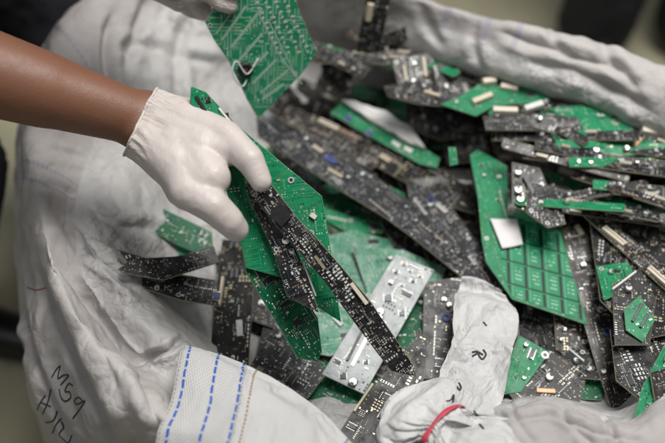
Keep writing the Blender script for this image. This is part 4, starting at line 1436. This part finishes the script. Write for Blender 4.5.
HELD = [
    ('dark_green', [(236, 176), (245, 183), (262, 225), (300, 290), (318, 318), (322, 352), (318, 362), (298, 358), (270, 312), (246, 272), (239, 225)],
     lambda x, y: held_z(y, .026) - .0004 * (x - 270), 'dark green board crowded with black parts, lowest of the bundle in the glove', [('ring', (253, 244), 3.4)], 1.6, 7),
    ('green', [(191, 86), (206, 92), (236, 124), (262, 146), (322, 196), (330, 244), (341, 322), (315, 306), (292, 280), (246, 268), (237, 225), (214, 150), (190, 100)],
     lambda x, y: held_z(y, .016) - .0001 * (x - 270), 'large bright green board at the back of the bundle in the glove', [('ring', (291, 180), 3.2), ('ring', (311, 233), 3.2), ('bar', (310, 214), (316, 218), 5, 3, 'cream', 'connector'), ('ring', (311, 264), 3), ('chip', (208, 100), 5, 'chip'), ('chip', (226, 116), 6, 'chip'), ('bar', (219, 108), (232, 124), 2.5, 1.5, 'whitecomp', 'pin_row'), ('bar', (196, 96), (206, 112), 3, 2, 'chip', 'slot')], 1.7, 3),
    ('slate', [(244, 187), (252, 184), (271, 211), (294, 245), (308, 276), (319, 313), (287, 297), (275, 256), (252, 205)],
     lambda x, y: held_z(y, .007), 'grey board with a cut end under the long strip in the glove', [('cap', (286, 240), 3.6, 7), ('cap', (292, 251), 2.6, 4), ('bar', (303, 262), (316, 296), 1.6, 1, 'tin', 'pin_row')], 1.6, 0),
    ('black', [(246, 184), (254, 177), (268, 180), (300, 221), (313, 234), (341, 266), (371, 302), (400, 345), (412, 363), (417, 377), (391, 371), (365, 337), (323, 280), (288, 240), (262, 208)],
     lambda x, y: held_z(y, -.001), 'long narrow black strip board uppermost in the glove, its tip pointing down', [('chip', (281, 215), 17, 'chip', .2), ('chip', (299, 232), 8, 'chip', .2), ('bar', (351, 283), (367, 304), 4.0, 4, 'cream', 'connector'), ('bar', (315, 256), (325, 269), 3, 0.6, 'edge_tan', 'copper_pad')], 2.2, 0),
]
for k, (kind, px, zf, label, ex, dn, nch) in enumerate(HELD):
    make_board(px, kind, fit(px, zf), label, ex, 200 + k, group='boards held in the glove', dens=dn, nchips=nch, ncaps=0)
# cream connector sticks seen between the held boards
cpl = fit([(252, 210), (262, 246), (256, 246), (246, 214)], lambda x, y: held_z(y, .012))

# --- trace panel hanging from the other glove
PX = [(205, 22), (224, -8), (294, -8), (300, 12), (317, 53), (300, 76), (258, 119), (253, 110), (247, 100), (240, 84), (228, 60), (214, 40)]
pz = lambda x, y: .185 - .00105 * y - .0002 * (x - 250)
proot, pm_, _ = make_board(PX, 'trace_panel', fit(PX, pz), 'green panel with silvery traces and dot rows dangling above the heap', [], 300, nchips=0, ncaps=0)
p0, n = fit(PX, pz)
inv_ = pm_.inverted()
L2 = lambda x, y: (inv_ @ on_plane(x, y, p0, n)).to_2d()
mb = MB()
for i in range(12):         # rows of solder dots near one edge
    for j in range(4):
        x = 254 + j * 9.5 + i * 2.3; y = -2 + i * 5.0 - j * 0.5
        q = L2(x, y); mb.box(q.x, q.y, 0, .0032, .0016, .0004, 0, 0.9)
        if (i + j) % 2: mb.dome(q.x + .0022, q.y, 0, .0011, .0007, 0)
o = mb.build('solder_dots', [M['solder']], proot); o["kind"] = 'stuff'
for (x1, y1), (x2, y2), w in (((222, 40), (246, 6), 3), ((216, 34), (236, 6), 2), ((231, 48), (262, 8), 3), ((238, 62), (262, 34), 3), ((246, 74), (268, 52), 3.5),
                              ((252, 84), (276, 60), 3), ((262, 92), (288, 70), 2.5), ((276, 52), (302, 84), 2), ((262, 100), (284, 84), 3), ((268, 20), (296, 76), 1.6), ((258, 12), (284, 66), 1.4)):
    a_, b_ = L2(x1, y1), L2(x2, y2)
    c_ = (a_ + b_) / 2
    child(proot, 'bus_trace', bar_mesh((b_ - a_).length, w / 1000, .0003, M['tinned_trace']), c_.x, c_.y, math.atan2(b_.y - a_.y, b_.x - a_.x), 0.0001)
q = L2(245, 69)
mb = MB(); mb.ring(q.x, q.y, 0, .0085, .0045, .006, 0, 26); mb.cyl(q.x, q.y, 0.0002, .0044, .003, 1)
mb.build('coil', [M['black_rubber'], M['ceramic']], proot, True)
wp = [L2(x, y) for x, y in ((247, 78), (241, 84), (233, 76), (231, 66), (236, 60), (246, 72), (258, 58))]
hz = (.002, .009, .012, .010, .006, .008, .001)
a, b = tube(crom(np.array([(w.x, w.y, z) for w, z in zip(wp, hz)]), 40), .0009, 8)
link('wire', mesh('wire', a, b, [M['wire']], None, None, True), proot)

# ------------------------------------------------------------------ people
def capsules(name, bones, voxel, smooth, mats, post=None, keep=None):
    """tapered capsules fused into one continuous skin"""
    bm = bmesh.new()
    for p1, r1, p2, r2 in bones:
        p1, p2 = V(p1), V(p2)
        d = p2 - p1
        q = d.to_track_quat('Z', 'Y') if d.length > 1e-6 else V((0, 0, 1)).to_track_quat('Z', 'Y')
        rings = []
        for k in range(1, 7): rings.append((p1, -math.cos(k / 6 * math.pi / 2) * r1, math.sin(k / 6 * math.pi / 2) * r1))
        for k in range(0, 6): rings.append((p2, math.sin(k / 6 * math.pi / 2) * r2, math.cos(k / 6 * math.pi / 2) * r2))
        n = 20
        tip0 = bm.verts.new(p1 + q @ V((0, 0, -r1))); tip1 = bm.verts.new(p2 + q @ V((0, 0, r2)))
        R = [[bm.verts.new(c + q @ V((rr * math.cos(i / n * math.tau), rr * math.sin(i / n * math.tau), h))) for i in range(n)] for c, h, rr in rings]
        for k in range(len(R) - 1):
            for i in range(n):
                j = (i + 1) % n
                bm.faces.new((R[k][i], R[k][j], R[k + 1][j], R[k + 1][i]))
        for i in range(n):
            j = (i + 1) % n
            bm.faces.new((tip0, R[0][j], R[0][i])); bm.faces.new((tip1, R[-1][i], R[-1][j]))
    me = bpy.data.meshes.new(name); bm.to_mesh(me); bm.free()
    o = bpy.data.objects.new(name, me); COL.objects.link(o)
    rm = o.modifiers.new('r', 'REMESH'); rm.mode = 'VOXEL'; rm.voxel_size = voxel
    s = o.modifiers.new('s', 'SMOOTH'); s.factor = 0.5; s.iterations = smooth
    dg = bpy.context.evaluated_depsgraph_get()
    m2 = bpy.data.meshes.new_from_object(o.evaluated_get(dg))
    bpy.data.objects.remove(o)
    m2.name = name
    m2.materials.clear()
    for m in mats: m2.materials.append(m)
    m2.polygons.foreach_set("use_smooth", [True] * len(m2.polygons))
    if post: post(m2)
    return m2


def skin():
    t = NT('brown_skin')
    p = t.obj()
    n = t.noise(p, 9, 5, 0.6); f = t.noise(p, 130, 4, 0.65); v = t.n('ShaderNodeTexVoronoi'); t.set(v.inputs['Vector'], p); v.inputs['Scale'].default_value = 700
    c = t.mix(n, (0.155, 0.070, 0.041), (0.24, 0.112, 0.066))
    c = t.mix(t.math('MULTIPLY', f, 0.35), c, (0.19, 0.07, 0.04))
    h = t.math('ADD', t.math('MULTIPLY', v.outputs[0], 0.5), t.math('MULTIPLY', f, 0.8))
    return t.out(Base_Color=c, Roughness=t.math('MULTIPLY_ADD', f, 0.25, 0.38), Normal=t.bump(h, 0.34, 0.0007), Subsurface_Weight=0.12, Subsurface_Scale=0.008, Subsurface_Radius=(1.0, 0.35, 0.2))


def latex(name, wrist, axis):
    """thin latex: faint wrinkles fan out from the cuff along the hand"""
    t = NT(name)
    p = t.obj()
    axis = axis.normalized(); e1 = axis.orthogonal().normalized(); e2 = axis.cross(e1)
    d = t.vm('SUBTRACT', p, tuple(wrist))
    dot = lambda v, s: (lambda nd: (t.set(nd.inputs[0], v), t.set(nd.inputs[1], tuple(s)), nd.outputs['Value'])[2])(t.n('ShaderNodeVectorMath', operation='DOT_PRODUCT'))
    al = dot(d, axis)
    q = t.comb(t.math('MULTIPLY', al, 22.0), t.math('MULTIPLY', dot(d, e1), 170.0), t.math('MULTIPLY', dot(d, e2), 170.0))
    rid = t.math('SUBTRACT', 1.0, t.math('MULTIPLY', t.math('ABSOLUTE', t.math('SUBTRACT', t.noise(q, 1.0, 3, 0.55), 0.5)), 5.0), clamp=True)
    msk = t.math('SUBTRACT', 1.0, t.smooth(al, 0.005, 0.062))
    q2 = t.comb(t.math('MULTIPLY', al, 60.0), t.math('MULTIPLY', dot(d, e1), 45.0), t.math('MULTIPLY', dot(d, e2), 45.0))
    soft = t.math('SUBTRACT', 1.0, t.math('MULTIPLY', t.math('ABSOLUTE', t.math('SUBTRACT', t.noise(q2, 1.3, 3, 0.5), 0.5)), 6.0), clamp=True)
    h = t.math('ADD', t.math('MULTIPLY', rid, msk), t.math('MULTIPLY', soft, 0.30))
    n = t.noise(p, 22, 5, 0.6)
    c = t.mix(n, (0.61, 0.555, 0.53), (0.53, 0.47, 0.445))
    g = t.smooth(t.noise(p, 40, 6, 0.7), 0.58, 0.8)
    c = t.mix(t.math('MULTIPLY', g, 0.22), c, (0.36, 0.31, 0.29))
    c = t.mix(t.math('MULTIPLY', t.math('MULTIPLY', rid, msk), 0.25), c, (0.66, 0.61, 0.53))
    return t.out(Base_Color=c, Roughness=0.45, Normal=t.bump(h, 0.55, 0.0016), Subsurface_Weight=0.1, Subsurface_Scale=0.005, Subsurface_Radius=(1, .7, .55))


M['skin'] = skin()
POFF = V((.58, -.36, -FLOOR))
M['glove'] = latex('cream_latex_glove', at(143, 120, .163) + POFF, at(200, 147, .163) - at(143, 120, .163))
M['black_cloth'] = plain('black_cloth', (0.010, 0.011, 0.016), 0.8, 0, 0.3, 40)
M['navy_cloth'] = plain('dark_navy_cloth', (0.008, 0.010, 0.018), 0.8, 0, 0.3, 40)
M['black_hair'] = plain('black_hair', (0.012, 0.010, 0.009), 0.5, 0, 0.4, 200)
M['shoe'] = plain('black_shoe_leather', (0.012, 0.012, 0.012), 0.4)


def glove_mesh(bones, wrist, into, cuff_r, seed):
    """hand bones -> glove skin, cut open at the cuff, with wrinkles running along the wrist"""
    axis = (into - wrist).normalized()
    vd = (wrist - CAM).normalized()
    axis = (axis - vd * axis.dot(vd) * 0.9).normalized()

    def post(me):
        bm = bmesh.new(); bm.from_mesh(me)
        bmesh.ops.bisect_plane(bm, geom=bm.verts[:] + bm.edges[:] + bm.faces[:], plane_co=wrist, plane_no=axis, clear_inner=True)
        bm.normal_update()
        e1 = axis.orthogonal().normalized(); e2 = axis.cross(e1)
        for v in bm.verts:
            d = (v.co - wrist); t = d.dot(axis)
            s = max(0.0, 1 - t / 0.055)
            rad = d - axis * t
            ang = V((rad.dot(e1), rad.dot(e2), 0)); ang = ang.normalized() if ang.length > 1e-6 else ang
            # long wrinkles fanning from the cuff, fine ones over the back of the hand
            q = V((ang.x * 3.2, ang.y * 3.2, t * 26 + seed))
            w = 0.5 - abs(MN.noise(q * 1.6)) * 1.7
            w2 = 0.5 - abs(MN.noise(V((ang.x * 7, ang.y * 7, t * 38 + seed * 2)))) * 1.8
            amp = 0.0020 * s * s + 0.00012
            v.co += v.normal * (amp * w + 0.5 * amp * w2)
            v.co += v.normal * 0.00025 * (0.5 - abs(MN.noise(v.co * 55 + V((seed, 0, 0)))) * 1.8)
            fl_ = max(0.0, 1 - t / 0.012)
            v.co += v.normal * fl_ * (0.0016 + 0.0012 * MN.noise(V((ang.x * 2, ang.y * 2, seed))))
            v.co += axis * fl_ * 0.0022 * MN.noise(V((ang.x * 1.8, ang.y * 1.8, seed + 4)))
        bm.to_mesh(me); bm.free()
    me = capsules('glove', bones, 0.0017, 22, [M['glove']], post)
    # boundary loop for the rolled cuff
    bm = bmesh.new(); bm.from_mesh(me)
    be = [e for e in bm.edges if len(e.link_faces) == 1]
    nxt = {}
    for e in be:
        a, b = e.verts
        nxt.setdefault(a, []).append(b); nxt.setdefault(b, []).append(a)
    start = be[0].verts[0]; lp = [start]; prev = None; cur = start
    while True:
        c = [x for x in nxt[cur] if x is not prev]
        if not c or c[0] is start: break
        prev, cur = cur, c[0]; lp.append(cur)
        if len(lp) > 5000: break
    pts = [v.co.copy() for v in lp]
    bm.free()
    k = len(pts)
    sm = []
    for i in range(0, k, 3):
        s = V()
        for j in range(-4, 5): s += pts[(i + j) % k]
        sm.append(s / 9)
    rr = [0.0015 + 0.0006 * MN.noise(V((i * 0.21, seed, 0))) for i in range(len(sm))]
    a, b = tube(sm, rr, 8, True)
    return me, mesh('cuff', a, b, [M['glove']], None, None, True)


def P_(x, y, z): return at(x, y, z)


# right hand: thumb over the strip board, fingers curled under the bundle
el = P_(-125, 38, .262)
wr = P_(142, 120, .163)
MC = {'i': P_(187, 191, .158), 'm': P_(182, 190, .140), 'r': P_(178, 186, .124), 'p': P_(174, 180, .110)}
cuff0 = P_(150, 124, .163)
hb = []
wv = P_(150, 122, .163)
wa, wb = P_(149, 112, .165), P_(145, 131, .160)
hb += [(P_(138, 108, .166), .0225, P_(190, 124, .170), .0240), (P_(132, 128, .161), .0225, P_(178, 165, .160), .0265),
       (P_(165, 128, .164), .026, P_(203, 150, .166), .0250), (P_(178, 152, .162), .027, MC['i'], .0185), (P_(190, 150, .164), .026, P_(212, 178, .164), .0185),
       (P_(185, 165, .160), .025, P_(205, 182, .160), .0205), (P_(170, 150, .152), .024, MC['m'], .0168), (P_(165, 148, .142), .021, MC['r'], .0155), (P_(162, 146, .134), .019, MC['p'], .0140)]
# thumb
t0, t1, t2, t3 = P_(192, 126, .172), P_(226, 137, .176), P_(250, 160, .174), P_(261, 181, .163)
hb += [(t0, .0215, t1, .0165), (t1, .0165, t2, .0142), (t2, .0138, t3, .0108), (P_(205, 150, .168), .021, P_(226, 150, .172), .016)]
# fingers: knuckle, middle joint, end joint, tip
for base, r, pts in ((MC['i'], .0180, ((213, 206, .155), (229, 221, .142), (236, 229, .131))),
                     (MC['m'], .0160, ((208, 206, .132), (224, 219, .118), (234, 226, .108))),
                     (MC['r'], .0150, ((201, 201, .112), (217, 214, .098), (228, 220, .090))),
                     (MC['p'], .0130, ((192, 193, .098), (206, 204, .086), (217, 209, .080)))):
    q = base
    for k, (x, y, z) in enumerate(pts):
        e = P_(x, y, z)
        hb.append((q, r * (1 - .10 * k), e, r * (1 - .10 * (k + 1)))); q = e
gm, cm = glove_mesh(hb, P_(143, 120, .163), P_(200, 147, .163), .03, 1.0)

arm = [(el, .043, el.lerp(wr, .3), .046), (el.lerp(wr, .2), .046, el.lerp(wr, .62), .0375), (el.lerp(wr, .55), .038, wr, .0265),
       (wr + V((.004, .008, .004)), .0225, P_(170, 128, .165), .020), (wr - V((.004, .010, .002)), .0225, P_(168, 142, .160), .020), (wr, .024, P_(178, 140, .163), .018)]
for base, r, pts in ((P_(180, 150, .163), .010, ((205, 176, .166), (220, 202, .156))), (P_(180, 140, .168), .010, ((226, 137, .174), (250, 160, .172)))):
    q = base
    for x, y, z in pts:
        e = P_(x, y, z); arm.append((q, r, e, r * .85)); q = e
shR, shL = V((-.60, .14, .50)), V((-.38, .46, .56))
neck, chest, pelv = V((-.48, .28, .62)), V((-.56, .36, .50)), V((-.60, .46, .30))
head = V((-.40, .20, .76))
elL = P_(85, -170, .40)
wrL = P_(150, -42, .215)
hipR, kneR, ankR = V((-.64, .40, .30)), V((-.505, .14, -.08)), V((-.64, .20, -.47))
hipL, kneL, ankL = V((-.52, .52, .30)), V((-.425, .44, -.10)), V((-.46, .50, -.47))
body = arm + [(shR, .055, el, .044), (chest, .12, shR, .06), (chest, .12, shL, .06), (chest, .13, pelv, .135), (chest, .10, neck, .055), (neck, .05, head, .085),
              (head, .088, head + V((.03, -.02, .05)), .088), (head + V((.06, -.06, -.01)), .02, head + V((.085, -.075, -.015)), .014),
              (shL, .055, elL, .044), (elL, .044, wrL, .027), (wrL, .026, P_(172, -18, .205), .02),
              (hipR, .09, kneR, .062), (kneR, .062, ankR, .042), (hipL, .09, kneL, .062), (kneL, .062, ankL, .042), (pelv, .12, hipR, .09), (pelv, .12, hipL, .09)]
person = empty('person', (-.58, .36, FLOOR))
tag(person, 'person in black clothes and cream gloves sorting boards, bare brown forearm over the sack', 'person')
pinv = Matrix.Translation((.58, -.36, -FLOOR))


def pp_(name, me):
    me.transform(pinv)
    return link(name, me, person)


pp_('body', capsules('body', body, 0.0045, 6, [M['skin']]))
g = pp_('glove', gm); cm.transform(pinv); link('cuff', cm, g)
# the other glove, holding the trace panel from behind and above
h2 = [(wrL, .029, P_(178, -28, .205), .030), (P_(170, -36, .212), .026, P_(196, -16, .200), .017), (P_(165, -26, .205), .026, P_(190, -8, .190), .017), (P_(160, -20, .20), .024, P_(180, -2, .182), .016)]
for pts, r in ((((196, -16, .200), (212, -6, .192), (222, 3, .188), (230, 6, .185)), .0135), (((190, -8, .190), (202, 6, .168), (212, 14, .158), (222, 18, .152)), .0145),
               (((180, -2, .182), (192, 8, .160), (204, 12, .150), (214, 14, .145)), .0140), (((174, -4, .175), (184, 4, .155), (194, 6, .145), (204, 6, .14)), .012),
               (((188, -30, .212), (206, -22, .210), (222, -14, .206), (234, -8, .200)), .0150)):
    q = None
    for k, w in enumerate(pts):
        e = P_(*w)
        if q is not None: h2.append((q, r * (1 - .08 * k), e, r * (1 - .08 * (k + 1))))
        q = e
dirL = (P_(178, -28, .205) - wrL).normalized()
gm2, cm2 = glove_mesh(h2, wrL, wrL + dirL * .05, .03, 7.0)
g = pp_('glove', gm2); cm2.transform(pinv); link('cuff', cm2, g)


def puff(bones, k): return [(a, r + k, b, s + k) for a, r, b, s in bones]


def wrinkle(amp, sc):
    def post(me):
        co = [v.co.copy() for v in me.vertices]; no = [v.normal.copy() for v in me.vertices]
        for v, c, n in zip(me.vertices, co, no):
            v.co = c + n * amp * (MN.noise(c * sc) + 0.6 * (0.5 - abs(MN.noise(c * sc * 2.3)) * 1.7))
    return post


pp_('trousers', capsules('trousers', puff([(hipR, .09, kneR, .064), (kneR, .064, ankR + V((0, 0, .05)), .052), (hipL, .09, kneL, .064), (kneL, .064, ankL + V((0, 0, .05)), .052), (pelv, .12, hipR, .09), (pelv, .12, hipL, .09), (pelv, .135, chest.lerp(pelv, .7), .13)], .016), .008, 4, [M['black_cloth']], wrinkle(.008, 16)))
pp_('shirt', capsules('shirt', puff([(chest, .12, shR, .062), (chest, .12, shL, .062), (chest, .13, pelv, .138), (chest, .10, neck.lerp(chest, .3), .06), (shR, .056, shR.lerp(el, .55), .052), (shL, .056, shL.lerp(elL, .5), .052)], .014), .008, 4, [M['black_cloth']], wrinkle(.007, 16)))
pp_('hair', capsules('hair', [(head + V((-.015, .02, .02)), .092, head + V((.01, 0, .065)), .085)], .006, 4, [M['black_hair']], wrinkle(.004, 60)))
for an, d in ((ankR, V((.72, -.18, 0))), (ankL, V((.8, -.6, 0)))):
    d.normalize()
    b0 = V((an.x, an.y, FLOOR + .045))
    pp_('shoe', capsules('shoe', [(b0 - d * .05, .042, b0 + d * .07, .044), (b0 + d * .06, .044, b0 + d * .16 - V((0, 0, .008)), .036), (b0, .044, an + V((0, 0, .02)), .05)], .006, 4, [M['shoe']]))

# bystander in dark trousers beyond the sack
def bystander(x, y):
    r = empty('person', (x, y, FLOOR))
    tag(r, 'bystander in dark navy trousers standing on the floor beyond the far rim', 'person')
    def add(name, bones, vox, mat, post=None):
        return link(name, capsules(name, bones, vox, 4, [mat], post), r)
    lx = .105
    hp, kn, an = V((lx, 0, .86)), V((lx, -.02, .46)), V((lx, .02, .08))
    mir = lambda v: V((-v.x, v.y, v.z))
    bones = [(hp, .09, kn, .062), (kn, .06, an, .04), (mir(hp), .09, mir(kn), .062), (mir(kn), .06, mir(an), .04), (V((0, 0, .9)), .13, V((0, 0, 1.3)), .14), (V((0, 0, 1.3)), .1, V((0, 0, 1.45)), .055),
             (V((0, -.01, 1.55)), .088, V((0, -.02, 1.62)), .09), (V((0, -.09, 1.56)), .018, V((0, -.105, 1.55)), .014)]
    for s in (-1, 1):
        a_, b_, c_ = V((s * .2, 0, 1.36)), V((s * .26, .02, 1.06)), V((s * .25, -.08, .82))
        bones += [(V((0, 0, 1.32)), .09, a_, .055), (a_, .05, b_, .042), (b_, .042, c_, .028), (c_, .03, c_ + V((0, -.02, -.09)), .026)]
        for k in range(4):
            o_ = c_ + V((0, -.04 + k * .02, -.09)); bones.append((o_, .009, o_ + V((-s * .01, -.01, -.07 + abs(k - 1.5) * .008)), .007))
        bones.append((c_ + V((0, -.03, -.03)), .011, c_ + V((-s * .02, -.06, -.085)), .008))
    add('body', bones, .008, M['skin'])
    add('trousers', puff([(hp, .09, kn, .066), (kn, .066, an, .066), (mir(hp), .09, mir(kn), .066), (mir(kn), .066, mir(an), .066), (V((0, 0, .9)), .125, V((0, 0, 1.0)), .13)], .016), .009, M['navy_cloth'], wrinkle(.007, 15))
    add('shirt', puff([(V((0, 0, .96)), .135, V((0, 0, 1.3)), .14), (V((0, 0, 1.3)), .1, V((0, 0, 1.4)), .06)] + [(V((s * .05, 0, 1.33)), .08, V((s * .2, 0, 1.36)), .058) for s in (-1, 1)] + [(V((s * .2, 0, 1.36)), .054, V((s * .24, .01, 1.18)), .05) for s in (-1, 1)], .014), .009, M['black_cloth'], wrinkle(.006, 15))
    add('hair', [(V((0, .02, 1.6)), .092, V((0, .01, 1.66)), .08)], .008, M['black_hair'], wrinkle(.004, 60))
    for s in (-1, 1):
        add('shoe', [(V((s * lx, .05, .045)), .042, V((s * lx, -.06, .045)), .044), (V((s * lx, -.05, .045)), .044, V((s * lx, -.16, .038)), .036), (V((s * lx, .02, .05)), .044, V((s * lx, .02, .1)), .05)], .007, M['shoe'])


bystander(.69, .96)
